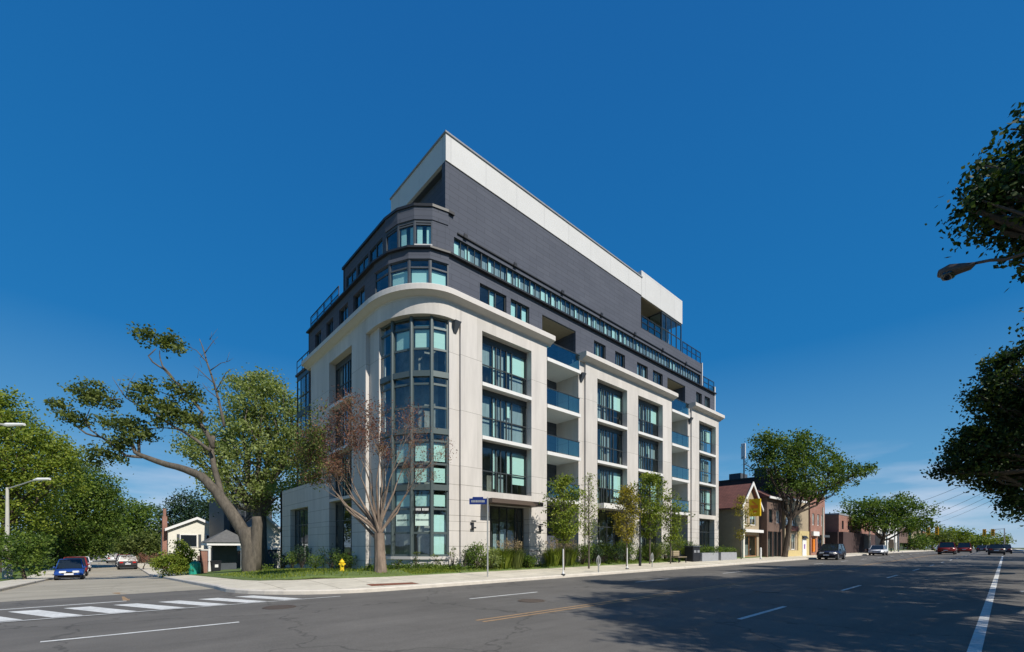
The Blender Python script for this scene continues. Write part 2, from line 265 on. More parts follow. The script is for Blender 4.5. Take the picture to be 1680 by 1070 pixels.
M = dict(
 stone=stonemat(), stone2=mat('pale_trim_concrete', (.585, .55, .515), .75, var=.05, scale=2),
 brick=brickmat('charcoal_brick', (.088, .096, .122), (.078, .086, .111), (.054, .059, .074), 1.2, .30, .012, var=.05),
 black=mat('black_metal', (.018, .019, .022), .5, spec=.4), rail=mat('dark_rail_metal', (.03, .034, .04), .45),
 band=brickmat('white_metal_panel', (.58, .575, .565), (.56, .555, .545), (.40, .40, .40), 2.4, 12, .014, 0, var=.04, rough=.6), soffit=mat('tan_soffit', (.30, .24, .16), .8, var=.1, scale=4),
 frame=mat('dark_window_frame', (.045, .052, .055), .4, spec=.4), mull=mat('grey_green_mullion', (.085, .11, .11), .4, metal=.2, spec=.5),
 glass=glassmat('window_glass', (.86, .96, .94), .07), glassb=glassmat('blue_reflective_glass', (.80, .94, .95), .08), ribbon=glassmat('balustrade_ribbon_glass', (.84, .95, .96), .07), guard=glassmat('blue_tinted_guard_glass', (.62, .86, .90), .07),
 blind=mat('pale_blind', (.53, .73, .69), .8, var=.05, scale=1, stretch=(.2, .2, 20)), blindd=mat('grey_curtain', (.26, .31, .33), .8, var=.25, scale=4, stretch=(3, 3, .2)),  # blindd is mid grey curtain cloth
 inside=mat('dark_interior', (.24, .23, .215), .9, var=.5, scale=1.1), slab=mat('white_slab_edge', (.68, .67, .65), .7, var=.04),
 asph=asphaltmat('dark_asphalt', (.130, .121, .109)), asph2=asphaltmat('pale_worn_asphalt', (.36, .325, .26), False),
 conc=concretemat('sidewalk_concrete', (.62, .565, .46)), kerb=mat('kerb_concrete', (.58, .53, .46), .85, var=.12, scale=3),
 white=mat('white_road_paint', (.62, .62, .60), .7, var=.2, scale=9, var2=.12, scale2=1.5), yellow=mat('orange_yellow_road_paint', (.34, .22, .12), .7, var=.25, scale=9),
 grass=mat('lawn_grass', (.115, .16, .045), .95, var=.35, scale=14, var2=.2, scale2=.8, bump=.5), earth=mat('distant_ground', (.10, .11, .05), .95, var=.3, scale=.3),
 mulch=mat('bark_mulch', (.09, .06, .035), .95, var=.4, scale=12), rust=mat('rust_tactile_plate', (.20, .075, .045), .9, var=.3, scale=8),
 bark=barkmat('grey_bark', (.105, .09, .072)), barkd=barkmat('dark_bark', (.085, .065, .05)), barkr=barkmat('reddish_twig_bark', (.21, .16, .125)),
 lg=leafmat('green_leaves', (.030, .062, .012), (.085, .145, .022), (.18, .24, .04)),
 ly=leafmat('yellow_green_leaves', (.065, .105, .014), (.16, .22, .025), (.30, .33, .05)),
 lo=leafmat('olive_leaves', (.045, .068, .018), (.10, .135, .032), (.19, .22, .055)),
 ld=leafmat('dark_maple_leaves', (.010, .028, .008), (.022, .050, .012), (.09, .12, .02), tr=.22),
 lgy=leafmat('grey_green_leaves', (.125, .16, .055), (.23, .28, .09), (.35, .40, .15), tr=.45),
 lyl=leafmat('yellowing_leaves', (.10, .10, .02), (.25, .22, .03), (.42, .34, .05)),
 lr=leafmat('rusty_dead_leaves', (.12, .05, .04), (.20, .085, .06), (.22, .15, .08), tr=.2),
 lc=leafmat('dark_conifer_needles', (.012, .030, .014), (.022, .050, .022), (.04, .07, .03), tr=.1),
 plume=leafmat('tan_grass_plumes', (.30, .22, .13), (.42, .32, .20), (.52, .42, .28)),
 pole=mat('galvanised_pole', (.42, .42, .40), .5, metal=.4, var=.08), polew=mat('pale_concrete_pole', (.52, .50, .45), .8, var=.1),
 tan=mat('tan_stucco', (.36, .29, .20), .9, var=.1, scale=2), cream=mat('cream_siding', (.72, .69, .60), .8, var=.06, scale=3), whitep=mat('white_paint', (.75, .74, .72), .6, var=.05),
 redroof=brickmat('red_brown_shingles', (.20, .085, .07), (.155, .07, .06), (.09, .045, .04), .3, .18, .015), grroof=mat('grey_shingles', (.12, .12, .12), .9, var=.2, scale=5),
 redbrick=brickmat('red_brick', (.33, .12, .08), (.26, .095, .065), (.30, .24, .20)), brnbrick=brickmat('brown_brick', (.17, .10, .075), (.13, .075, .06), (.16, .13, .11)),
 darkbrick=brickmat('dark_brown_brick', (.09, .05, .045), (.07, .04, .038), (.06, .05, .05)), yel=mat('yellow_wall_paint', (.56, .45, .22), .7, var=.08, scale=2), ysign=mat('yellow_sign_panel', (.75, .50, .01), .5, var=.1, scale=2),  # darkbrick is the darkest of the brown brick tones
 orange=mat('orange_mark', (.75, .22, .02), .5), teal=mat('teal_plastic', (.02, .30, .22), .5, var=.1), darkgrey=mat('dark_grey_cladding', (.07, .08, .095), .6, var=.15, scale=2), grey=mat('mid_grey_cladding', (.25, .26, .28), .7, var=.1),
 blue=mat('blue_car_paint', (.02, .07, .30), .3, spec=.6), navy=mat('dark_car_paint', (.018, .018, .035), .25, spec=.6), silver=mat('silver_white_car_paint', (.60, .61, .63), .3, spec=.6), redc=mat('dark_red_car_paint', (.22, .022, .02), .3, spec=.6), greyc=mat('charcoal_car_paint', (.05, .052, .06), .3, spec=.6),
 tyre=mat('tyre_rubber', (.02, .02, .02), .8), rim=mat('alloy_rim', (.4, .4, .42), .3, metal=.8), carglass=mat('car_glass', (.015, .02, .025), .05, spec=.8), lamp=mat('lamp_lens', (.75, .76, .76), .15, spec=.7), red=mat('red_lens', (.45, .02, .015), .3), plate=mat('licence_plate', (.75, .75, .78), .5),
 hyd=mat('yellow_hydrant_paint', (.75, .52, .02), .5), bsign=mat('navy_blue_sign', (.012, .03, .16), .4), sigy=mat('yellow_signal_housing', (1.0, .50, .02), .5), wood=mat('warm_wood', (.36, .19, .09), .7, var=.2, scale=5), purple=mat('purple_paint', (.25, .12, .40), .6), head=mat('bronze_lamp_head', (.10, .075, .06), .5),
 planter=mat('grey_planter_concrete', (.30, .31, .33), .8, var=.08), poster=mat('pale_poster', (.62, .78, .70), .6), ink=mat('dark_poster_ink', (.10, .14, .14), .6), bin=mat('black_bin_plastic', (.02, .022, .028), .5),
)

# ------------------------------------------------------------------ ground, roads
def sheet(name, poly, zf, m, cx=(), cy=()):
    bm = bmesh.new(); bm.faces.new([bm.verts.new((x, y, 0)) for x, y in poly])
    for c in list(cx) + [0, 120]:
        bmesh.ops.bisect_plane(bm, geom=bm.verts[:] + bm.edges[:] + bm.faces[:], plane_co=(c, 0, 0), plane_no=(1, 0, 0))
    for c in list(cy) + [20, 55]:
        bmesh.ops.bisect_plane(bm, geom=bm.verts[:] + bm.edges[:] + bm.faces[:], plane_co=(0, c, 0), plane_no=(0, 1, 0))
    for v in bm.verts: v.co.z = zf(v.co.x, v.co.y)
    bmesh.ops.recalc_face_normals(bm, faces=bm.faces[:])
    me = bpy.data.meshes.new(name); bm.to_mesh(me); bm.free(); me.materials.append(m)
    if me.polygons and me.polygons[0].normal.z < 0: me.flip_normals()
    o = bpy.data.objects.new(name, me); COL.objects.link(o); return structure(o)
def gz(off): return lambda x, y: g(x, y) + off
sheet('ground', [(-1500, -1500), (1800, -1500), (1800, 1800), (-1500, 1800)], gz(-.06), M['earth'])
KB = 14.9; KR = 4.4; KX = 3.1                        # far kerb line, corner radius, side street kerb
arcR = [(KX + KR - KR * math.cos(q), KB + KR - KR * math.sin(q)) for q in [R_(90) * i / 10 for i in range(11)]]
arcL = [(-3.3 - 4 + 4 * math.cos(q), KB + 4 - 4 * math.sin(q)) for q in [R_(90) * i / 10 for i in range(11)]]
sheet('main_road', [(-400, -2.9), (700, -2.9), (700, KB)] + arcR[::-1] + [(KX, 20.6), (-3.3, 19.6)] + arcL + [(-400, KB)], gz(0), M['asph'])
sheet('side_road', [(KX, 20.6), (KX, 420), (-3.3, 420), (-3.3, 19.6)], gz(0), M['asph2'])
def paint(name, poly, m, off=.004): return sheet(name, poly, gz(off), m)
def line(name, x0, x1, y, w, m): return paint(name, [(x0, y - w/2), (x1, y - w/2), (x1, y + w/2), (x0, y + w/2)], m)
mk = MB()
def mark(poly, mb, off=.004):
    n = len(mb.v); mb.v.extend([(x, y, g(x, y) + off) for x, y in poly]); mb.f.append(tuple(n + i for i in range(len(poly))))
wl = MB(); yl = MB(); zb = MB()
def seg(mb, x0, x1, y, w):
    xs = [x0] + [c for c in (0, 120) if x0 < c < x1] + [x1]
    for a, b in zip(xs[:-1], xs[1:]): mark([(a, y - w/2), (b, y - w/2), (b, y + w/2), (a, y + w/2)], mb)
for i in range(-3, 22):
    seg(wl, 10.15 + 9*i, 13.15 + 9*i, 3.88, .11)
    if i not in (-3, -2): seg(wl, -.82 + 9*i, 2.1 + 9*i, 10.95 - .02*i, .11)
seg(wl, 2.0, 92, .32, .15)
seg(yl, 5.9, 300, 7.66, .10); seg(yl, 5.9, 300, 7.42, .10)
seg(wl, 24, 27, -.55, .1); mark([(23, -.35), (26.5, -1.9), (26.6, -1.8), (23.2, -.3)], wl)
wl.build('lane_markings', M['white'])['kind'] = 'structure'
yl.build('centre_line', M['yellow'])['kind'] = 'structure'
for i in range(-4, 6):
    x = -1.80 + .972 * i
    mark([(x + .9, 14.55), (x + 1.42, 14.55), (x + .52, 16.6), (x, 16.6)], zb)
mark([(-8, 16.35), (.46, 17.50), (.46, 17.64), (-8, 16.50)], zb)
mark([(-8, 14.2), (5.6, 14.36), (5.6, 14.44), (-8, 14.28)], zb)
zb.build('crosswalk_markings', M['white'])['kind'] = 'structure'
y2 = MB(); mark([(.38, 17.7), (.54, 17.7), (.54, 20.4), (.36, 21.8), (.16, 21.8), (.2, 21.3), (.38, 20.2)], y2); y2.build('side_street_centre_line', M['yellow'])['kind'] = 'structure'
# kerbs + sidewalks
def swz(x, y):
    dk = min(y - KB, x - KX)
    if x < KX + KR and y < KB + KR: dk = KR - math.hypot(x - KX - KR, y - KB - KR)
    return g(x, y) + .145 + .045 * clamp(dk - .16, 0, 3.3)
def kerb(name, path2, w=.16):
    b = MB(); pr = []
    pts = path2
    for i, (x, y) in enumerate(pts):
        a = Vector(pts[max(i-1, 0)]); c = Vector(pts[min(i+1, len(pts)-1)]); d = (c - a).normalized(); nx, ny = -d.y, d.x
        for o, z in ((-.0, -.1), (-.0, .11), (.03, .145), (w, .147), (w, -.1)):
            b.v.append((x + nx*o, y + ny*o, g(x, y) + z))
        if i:
            for j in range(4): n = (i-1)*5; b.f.append((n+j, n+j+1, n+5+j+1, n+5+j))
    o = b.build(name, M['kerb']); structure(o)
kerb('kerb', [(KX, 400), (KX, 55), (KX, 20)] + arcR + [(20, KB), (120, KB), (400, KB)])
kerb('kerb_west', [(-300, KB), (0-7.3, KB)] + arcL[::-1][1:] + [(-3.3, 20), (-3.3, 55), (-3.3, 400)])
kerb('kerb_near', [(400, -2.9), (120, -2.9), (0, -2.9), (-200, -2.9)])
sheet('sidewalk', [(KX + .16, 400), (KX + .16, 19.4)] + [(KX + KR - (KR - .16) * math.cos(q), KB + KR - (KR - .16) * math.sin(q)) for q in [R_(90) * i / 10 for i in range(11)]] + [(400, KB + .16), (400, 18.2), (9.0, 18.2), (7.2, 18.5), (5.7, 19.4), (4.9, 21.0), (4.7, 23), (4.7, 400)], lambda x, y: swz(x, y), M['conc'], cx=[3.5 + .5*i for i in range(12)], cy=[15.2 + .4*i for i in range(12)] + [24])
sheet('west_sidewalk', [(-3.46, 400)] + [(-7.3 + 3.84 * math.cos(R_(9*i)), KB + 4 - 3.84 * math.sin(R_(9*i))) for i in range(11)] + [ (-200, KB + .16), (-200, 17.2), (-7.3, 17.2), (-5.6, 18.6), (-5.1, 20.6), (-5.1, 400)], gz(.14), M['conc'])
sheet('near_sidewalk', [(-200, -3.06), (400, -3.06), (400, -5.2), (-200, -5.2)], gz(.14), M['conc'])
sheet('near_verge', [(-200, -5.2), (400, -5.2), (400, -40), (-200, -40)], gz(.13), M['grass'])
def lz(x, y):
    a = clamp(min((y - 18.2) / 1.2, (x - 4.7) / 3), 0, 1)
    return swz(x, y) + .012 + .16 * a
le_ = MB(); lp_ = [(60, 18.12), (30, 18.12), (15, 18.12), (9.0, 18.12), (7.15, 18.42), (5.62, 19.33), (4.82, 20.95), (4.62, 23), (4.62, 40), (4.62, 55)]
lq_ = []
for (xa, ya), (xb, yb) in zip(lp_[:-1], lp_[1:]):
    for i_ in range(6): lq_.append((xa + (xb - xa) * i_ / 6, ya + (yb - ya) * i_ / 6))
le_.tube([(x_, y_, lz(x_, y_) - .02) for x_, y_ in lq_], .05, 6); structure(le_.build('lawn_edge', M['grass']))
lawn = sheet('corner_lawn', [(9.0, 18.12), (400, 18.12), (400, 19.8), (46.2, 19.8), (13.4, 19.8), (11.2, 22), (11.1, 60), (4.62, 60), (4.62, 23), (4.82, 20.95), (5.62, 19.33), (7.15, 18.42)], lz, M['grass'], cx=[5 + .5*i for i in range(10)], cy=(18.6, 19.0, 19.4, 20.5, 21, 22, 24))
sheet('west_verge', [(-5.1, 400), (-5.1, 20.6), (-5.6, 18.6), (-7.3, 17.2), (-200, 17.2), (-200, 400)], gz(.15), M['grass'])
for i, (x, y, lb) in enumerate(((9.2, 9.3, 'round iron manhole cover in the far lane before the corner'), (17.0, 5.6, 'round iron manhole cover in the shaded near lane'), (3.4, 12.9, 'round iron manhole cover near the crosswalk'))):
    s_ = MB(); s_.lathe((x, y, g(x, y)), [(.40, .004), (.40, .010), (.33, .012), (.33, .008)], 24); tag(s_.build('manhole_cover', M['head']), lb, 'manhole cover')
tp = MB()
tp.v = [(x, y, swz(x, y) + .006) for x, y in ((7.15, 15.45), (8.95, 15.2), (8.95, 15.75), (7.2, 16.05))]; tp.f = [(0, 1, 2, 3)]
tag(tp.build('tactile_plate', M['rust']), 'rust brown tactile warning plate set flush in the corner sidewalk', 'tactile plate')
# ------------------------------------------------------------------ the corner building
BX = thing('corner_apartment_building', 'six to seven storey cream stone and charcoal brick apartment block with rounded glazed corner', 'building', (13.4, 23.2, 0))
def ell(cx, cy, a, b, n=16, q0=0, q1=90):
    out = []
    for i in range(n + 1):
        q = R_(q0 + (q1 - q0) * i / n); x = cx - a * math.cos(q); y = cy - b * math.sin(q)
        nx = -math.cos(q) / a; ny = -math.sin(q) / b; l = math.hypot(nx, ny); out.append((x, y, nx / l, ny / l))
    return out
def wall(name, P, u, n, s0, s1, z0, z1, ops, m, thick=.45, back=None, parent=BX):
    """wall in plane P+u*s, outer face at n*0, going inward by thick; ops = openings (s0,s1,z0,z1)"""
    b = MB(); ss = sorted({s0, s1} | {v for o in ops for v in o[:2]}); zz = sorted({z0, z1} | {v for o in ops for v in o[2:]})
    ss = [v for v in ss if s0 <= v <= s1]; zz = [v for v in zz if z0 <= v <= z1]
    for i in range(len(ss) - 1):
        a, c = ss[i], ss[i+1]; run = None
        for j in range(len(zz) - 1):
            e, f = zz[j], zz[j+1]; mid = ((a + c)/2, (e + f)/2)
            hole = any(o[0] < mid[0] < o[1] and o[2] < mid[1] < o[3] for o in ops)
            if not hole: run = (run[0], f) if run else (e, f)
            if hole or j == len(zz) - 2:
                if run: b.obox(P, u, n, a, c, -thick, 0, *run); run = None
    return b.build(name, m, parent)
UX = (1, 0); NR = (0, -1); UY = (0, 1); NL = (-1, 0)
rnd = random.Random(5)
def window(P, u, n, a0, a1, z0, z1, dep, xs, zs, blinds=(), fm='frame', gm='glass', fw=.06, parent=BX, top=0, bm_='blind', backd=1.3, name='window'):
    """framed window set back by dep; xs, zs interior mullion positions (absolute); blinds rects"""
    b = MB(); f0, f1 = -dep - .09, -dep
    b.obox(P, u, n, a0, a0 + fw, f0, f1, z0, z1); b.obox(P, u, n, a1 - fw, a1, f0, f1, z0, z1)
    b.obox(P, u, n, a0 + fw, a1 - fw, f0, f1 - .004, z0, z0 + fw); b.obox(P, u, n, a0 + fw, a1 - fw, f0, f1 - .004, z1 - fw - top, z1)
    for x in xs: b.obox(P, u, n, x - fw*.5, x + fw*.5, f0 + .01, f1 - .008, z0 + fw, z1 - fw - top)
    zz = [z for z in zs]
    ed = [a0 + fw] + [v for x in xs for v in (x - fw*.5, x + fw*.5)] + [a1 - fw]
    for z in zz:
        for k in range(0, len(ed), 2): b.obox(P, u, n, ed[k], ed[k+1], f0 + .02, f1 - .012, z - fw*.5, z + fw*.5)
    w = b.build(name, M[fm], parent)
    gl = MB(); c = lambda a, d, z: (P[0] + u[0]*a + n[0]*d, P[1] + u[1]*a + n[1]*d, z)
    q = -dep - .05
    # each pane tilts a hair so that reflections break from pane to pane
    xe = [a0 + fw] + sorted(xs) + [a1 - fw]; ze = [z0 + fw] + sorted(zz) + [z1 - fw - top]
    for i in range(len(xe) - 1):
        for j in range(len(ze) - 1):
            t1, t2, t3 = (rnd.uniform(-.006, .006) for _ in range(3))
            gl.quad(c(xe[i], q + t1, ze[j]), c(xe[i+1], q + t2, ze[j]), c(xe[i+1], q + t3, ze[j+1]), c(xe[i], q + t1 + t3 - t2, ze[j+1]))
    gl.build('pane', M[gm], w)
    if blinds:
        bb = MB()
        for (x0, x1, e0, e1) in blinds: bb.obox(P, u, n, x0, x1, -dep - .17, -dep - .15, e0, e1)
        bb.build('blind', M[bm_], w)
    if backd:
        ib = MB(); d = -dep - backd
        ib.obox(P, u, n, a0 - .1, a1 + .1, d - .05, d, z0 - .1, z1 + .1)
        ib.obox(P, u, n, a0 - .1, a1 + .1, d, -dep - .2, z0 - .1, z0 - .02); ib.obox(P, u, n, a0 - .1, a1 + .1, d, -dep - .2, z1, z1 + .06)
        ib.build('interior', M['inside'], w)
    return w
FL = [1.77, 4.73, 7.69, 10.66, 13.62]
def bay(P, u, n, a0, a1, lit, ground=True, seed=0):
    """storeys 2-4 of one tall window bay"""
    r = random.Random(seed); W = a1 - a0
    fx = [a0 + W * v for v in (.29, .36, .45, .57, .68)]
    for k in range(3):
        z0 = FL[k+1] + (.12 if k else .02); z1 = FL[k+2] - .02
        b = []
        if lit:
            zt = z0 + 1.25; zz = z1 - .42
            b.append((a0 + W*.30, a0 + W*.355, zt - (r.random() < .5) * 1.0, zz))
            if k != 1: b.append((a0 + W*.58, a0 + W*.66, zt, zz)); b.append((a0 + W*.70, a1 - .1, zt + (.0 if k else -.6), zz))
            elif r.random() < .6: b.append((a0 + W*.58, a0 + W*.66, zt + .3, zz))
        wn = window(P, u, n, a0, a1, z0, z1, .42, fx, [z0 + 1.2], b, top=.32)
        cu = MB(); ed = [a0 + .06] + fx + [a1 - .06]
        for i in range(len(ed) - 1):
            for (e0, e1, pr) in ((z0 + 1.25, z1 - .42, .75), (z0 + .08, z0 + 1.15, .45)):
                if r.random() < pr: cu.obox(P, u, n, ed[i] + .04, ed[i+1] - .04, -.72, -.70, e0, e1)
        if cu.v: cu.build('curtain', M['blindd'], wn)
        if k: 
            s = MB(); s.obox(P, u, n, a0 + .002, a1 - .002, -.44, .03, FL[k+1] - .08, FL[k+1] + .12); s.build('window_ledge', M['slab'], BX)
# right facade walls, plane Y = 19.5
PR = (0, 19.5)
ZB = -1.0
wall('stone_wall', PR, UX, NR, 14.0, 20.65, ZB, 14.4, [(15.45, 19.29, 4.73, 13.6), (16.0, 19.1, ZB, 4.0)], M['stone'], .5)
wall('stone_wall', (0, 19.65), UX, NR, 13.36, 14.0, ZB, 13.6, [], M['stone'], .4)
wall('stone_wall', PR, UX, NR, 24.55, 36.4, ZB, 14.4, [(25.86, 29.6, 4.73, 13.6), (31.12, 34.9, 4.73, 13.6), (25.9, 29.5, ZB, 4.35), (31.3, 34.7, ZB, 4.35)], M['stone'], .5)
wall('stone_wall', (0, 19.65), UX, NR, 23.96, 24.55, ZB, 14.4, [], M['stone'], .4)
wall('stone_wall', PR, UX, NR, 40.1, 45.85, ZB, 14.4, [(41.57, 45.2, 4.73, 13.6), (41.6, 44.9, ZB, 4.35)], M['stone'], .5)
wall('stone_wall', (0, 19.65), UX, NR, 39.63, 40.1, ZB, 14.4, [], M['stone'], .4)
bay(PR, UX, NR, 15.45, 19.29, True, seed=1); bay(PR, UX, NR, 25.86, 29.6, True, seed=2); bay(PR, UX, NR, 31.12, 34.9, True, seed=4); bay(PR, UX, NR, 41.57, 45.2, True, seed=7)
for (a0, a1) in ((25.9, 29.5), (31.3, 34.7), (41.6, 44.9)):
    window(PR, UX, NR, a0, a1, .45, 4.35, .5, [a0 + (a1-a0)*.25, a0 + (a1-a0)*.5, a0 + (a1-a0)*.75], [3.1], [], top=.15)
    s = MB(); s.obox(PR, UX, NR, a0 - .1, a1 + .1, -.5, -.1, ZB, .45); s.build('window_sill', M['stone2'], BX)
s = MB(); s.obox(PR, UX, NR, 25.9, 29.4, -.3, .55, 4.37, 4.72); s.build('entrance_canopy', M['slab'], BX)
# entrance in bay one: dark canopy, glazed doors
window(PR, UX, NR, 16.0, 19.1, .42, 4.0, .6, [16.6, 17.25, 17.85, 18.5], [3.2], [(16.85, 17.12, .6, 3.0), (17.35, 17.7, .6, 3.1)], bm_='blindd', name='entrance_door')
s = MB(); s.obox(PR, UX, NR, 16.003, 19.097, -1.6, -.1, ZB, .42); s.build('doorstep', M['stone2'], BX)
c = MB(); c.obox(PR, UX, NR, 15.35, 19.3, .003, 1.0, 4.02, 4.26); c.build('entrance_canopy', M['head'], BX)
# wall lamps by the entrance
for x in (14.75, 20.0):
    s = MB(); s.obox(PR, UX, NR, x - .06, x + .06, .0, .1, 2.55, 2.95); s.obox(PR, UX, NR, x - .13, x + .13, .1, .2, 2.62, 2.70); s.obox(PR, UX, NR, x - .13, x + .13, .1, .2, 2.98, 3.05); s.build('wall_lamp', M['rail'], BX)
# bracket-like scuppers at the pilaster heads
for x in (13.72, 24.2, 39.85):
    s = MB(); s.add([(x - .2, 19.3, 13.5), (x + .2, 19.3, 13.5), (x + .08, 19.6, 12.95), (x - .08, 19.6, 12.95), (x - .2, 19.64, 13.5), (x + .2, 19.64, 13.5), (x + .08, 19.64, 12.95), (x - .08, 19.64, 12.95)], [(0,1,2,3),(4,7,6,5),(0,4,5,1),(1,5,6,2),(2,6,7,3),(3,7,4,0)]); s.build('scupper', M['darkgrey'], BX)
# balconies
def balcony_stack(x0, x1, dark_top):
    for k, z in enumerate(FL[1:]):
        s = MB(); s.obox(PR, UX, NR, x0 + .002, x1 - .002, -2.2, .06, z - .22, z); sl = s.build('balcony_slab', M['slab'], BX)
        gd = MB(); gd.obox(PR, UX, NR, x0 + .04, x1 - .04, -.06, -.045, z + .08, z + 1.04); gd.build('glass_guard', M['guard'], sl)
        rl = MB(); rl.obox(PR, UX, NR, x0 + .01, x1 - .01, -.08, -.02, z + 1.045, z + 1.10)
        for i in range(4): xx = x0 + .05 + (x1 - x0 - .1) * i / 3; rl.obox(PR, UX, NR, xx - .025, xx + .025, -.085, -.062, z + .001, z + 1.04)
        rl.build('guard_rail', M['rail'], sl)
        # balcony door in the back wall
        window((0, 21.7), UX, NR, x0 + .25, x0 + 1.9, z + .05, z + 2.35, .02, [x0 + 1.05], [], [(x0 + 1.15, x0 + 1.8, z + .1, z + 2.3)] if k % 2 else [], bm_='blindd', backd=.8, name='balcony_door')
    b = wall('balcony_back_wall', (0, 21.68), UX, NR, x0, x1, ZB, 16.45, [(x0 + .25, x0 + 1.9, z + .05, z + 2.35) for z in FL[1:]], M['brick'], .2)
    s = MB(); s.box(x0 - .25, x0, 20.0, 21.9, ZB, 14.35); s.build('side_wall', M['stone'], BX)
    s = MB(); s.box(x1, x1 + .3, 20.05, 21.9, ZB, 14.35); s.build('side_wall', M['stone'], BX)
    for xa in (x0 - .2, x1): s = MB(); s.box(xa, xa + .2, 20.2, 21.9, 14.36, 17.0); s.build('side_wall', M['brick'], BX)
    s = MB(); s.box(x0 + .003, x1 - .003, 19.98, 21.85, 16.42, 16.5); s.build('soffit', M['soffit'], BX)
balcony_stack(20.65, 23.96, 0); balcony_stack(36.4, 39.63, 0)
# left facade, plane X = 10.8
PL = (10.8, 0)
wall('stone_wall', PL, UY, NL, 24.12, 33.2, ZB, 14.4, [(26.06, 29.68, 4.73, 13.6), (26.06, 29.68, ZB, 4.55)], M['stone'], .5)
wall('stone_wall', (11.03, 0), UY, NL, 22.95, 24.12, ZB, 13.6, [], M['stone'], .4)
wall('stone_wall', PL, UY, NL, 33.2, 40.7, ZB, 6.2, [(33.8, 38.0, .3, 4.55)], M['stone'], .5)
s = MB(); s.box(10.8, 20, 40.2, 40.7, ZB, 6.19); s.build('rear_wall', M['stone'], BX)
bay(PL, UY, NL, 26.06, 29.68, False, seed=9)
window(PL, UY, NL, 26.06, 29.68, .2, 4.55, .42, [27.2, 28.5], [3.3], [], top=.1)
window(PL, UY, NL, 33.8, 38.0, .3, 4.55, .35, [34.9, 36.0, 37.0], [3.3], [], top=.05)
# rear glazed block on the left side, storeys 3-4
for k in range(3):
    z0 = 6.22 + k * 2.86
    window((10.98, 0), UY, NL, 33.25, 36.95, z0, z0 + 2.84, .0, [34.1, 35.0, 36.1], [z0 + 1.1], [(34.2, 34.5, z0 + .5, z0 + 2.4)] if k < 2 else [], gm='glassb', top=.3, name='window')
s = MB(); s.box(11.4, 20, 36.95, 37.1, 6.2, 14.8); s.box(10.9, 14, 33.25, 37.1, 14.8, 14.95); s.build('rear_block_wall', M['brick'], BX)
def railing(P, u, n, a0, a1, z, h=1.05, step=1.2, glass=False, parent=BX):
    r = MB(); cnt = max(1, round((a1 - a0) / step))
    r.obox(P, u, n, a0, a1, -.03, .02, z + h - .05, z + h); r.obox(P, u, n, a0, a1, -.02, .01, z + h*.5 - .02, z + h*.5 + .02)
    for i in range(cnt + 1): a = a0 + (a1 - a0) * i / cnt; r.obox(P, u, n, a - .025, a + .025, -.025, .015, z, z + h - .05)
    o = r.build('railing', M['rail'], parent)
    if glass:
        q = MB(); q.obox(P, u, n, a0 + .03, a1 - .03, -.045, -.035, z + .08, z + h - .06); q.build('glass_guard', M['guard'], o)
    return o
railing((11.0, 0), UY, NL, 33.3, 37.0, 14.95)
# rounded glazed corner: ellipse a 2.3, b 3.45 about (13.4, 23.2), four flat facets
CE = (13.4, 23.2)
def facpath(pts, ext=()):
    out = []
    for i, p in enumerate(pts):
        a = Vector(pts[max(i-1, 0)]); c = Vector(pts[min(i+1, len(pts)-1)]); d = (c - a).normalized(); n = Vector((d.y, -d.x))
        if n.x + n.y > 0: n = -n
        out.append((p[0], p[1], n.x, n.y))
    return out
def facets(cx, cy, a, b, n=4): return [(cx - a*math.cos(R_(90)*i/n), cy - b*math.sin(R_(90)*i/n)) for i in range(n + 1)]
def facet_windows(pts, z0, z1, zs, blindf, fm='mull', gm='glass', fw=.11, name='window', top=.0, split=None, sill=0, backd=1.1, skip=(), wide=()):
    for i in range(len(pts) - 1):
        if i in skip:
            s = MB(); s.sweep(facpath(pts[i:i+2]), [(-.25, z0), (.0, z0), (.0, z1), (-.25, z1)]); s.build('brick_panel', M['brick'], BX); continue
        p, q = pts[i], pts[i+1]; d = Vector((q[0] - p[0], q[1] - p[1])); Ld = d.length; u = (d.x / Ld, d.y / Ld); n = (u[1], -u[0])
        if n[0] + n[1] > 0: n = (-n[0], -n[1])
        window(p, u, n, 0, Ld, z0, z1, 0, split(Ld) if split else [], zs, blindf(i, Ld), fm=fm, gm=gm, fw=fw, top=top, name=name, backd=backd)
FP = facets(*CE, 2.3, 3.45)
# storeys of the glazed corner: floor bands at 4.75, 7.65, 10.6
def b4(i, L_): return [(.16, L_ - .16, 12.0, 12.95), (.16, L_-.16, 13.1, 13.2)] if i in (2, 3) else ([(.16, L_ - .25, 12.0, 12.95)] if i == 1 else [])
facet_windows(FP, 10.62, 13.58, [11.93, 13.03], b4)
facet_windows(FP, 7.66, 10.62, [8.9, 10.1], lambda i, L_: [])
def b2(i, L_): return [] if i == 0 else [(.16, L_ - .16, 6.1, 7.05), (.16, L_ - .16, 5.0, 5.75)]
facet_windows(FP, 4.72, 7.66, [5.95, 7.15], b2)
def b1(i, L_): return [] if i == 0 else ([(.16, L_ - .16, 3.75, 4.35)] + ([(.16, L_ - .2, 1.2, 3.3)] if i == 3 else []))
facet_windows(FP, 1.12, 4.72, [2.35, 3.6], b1)
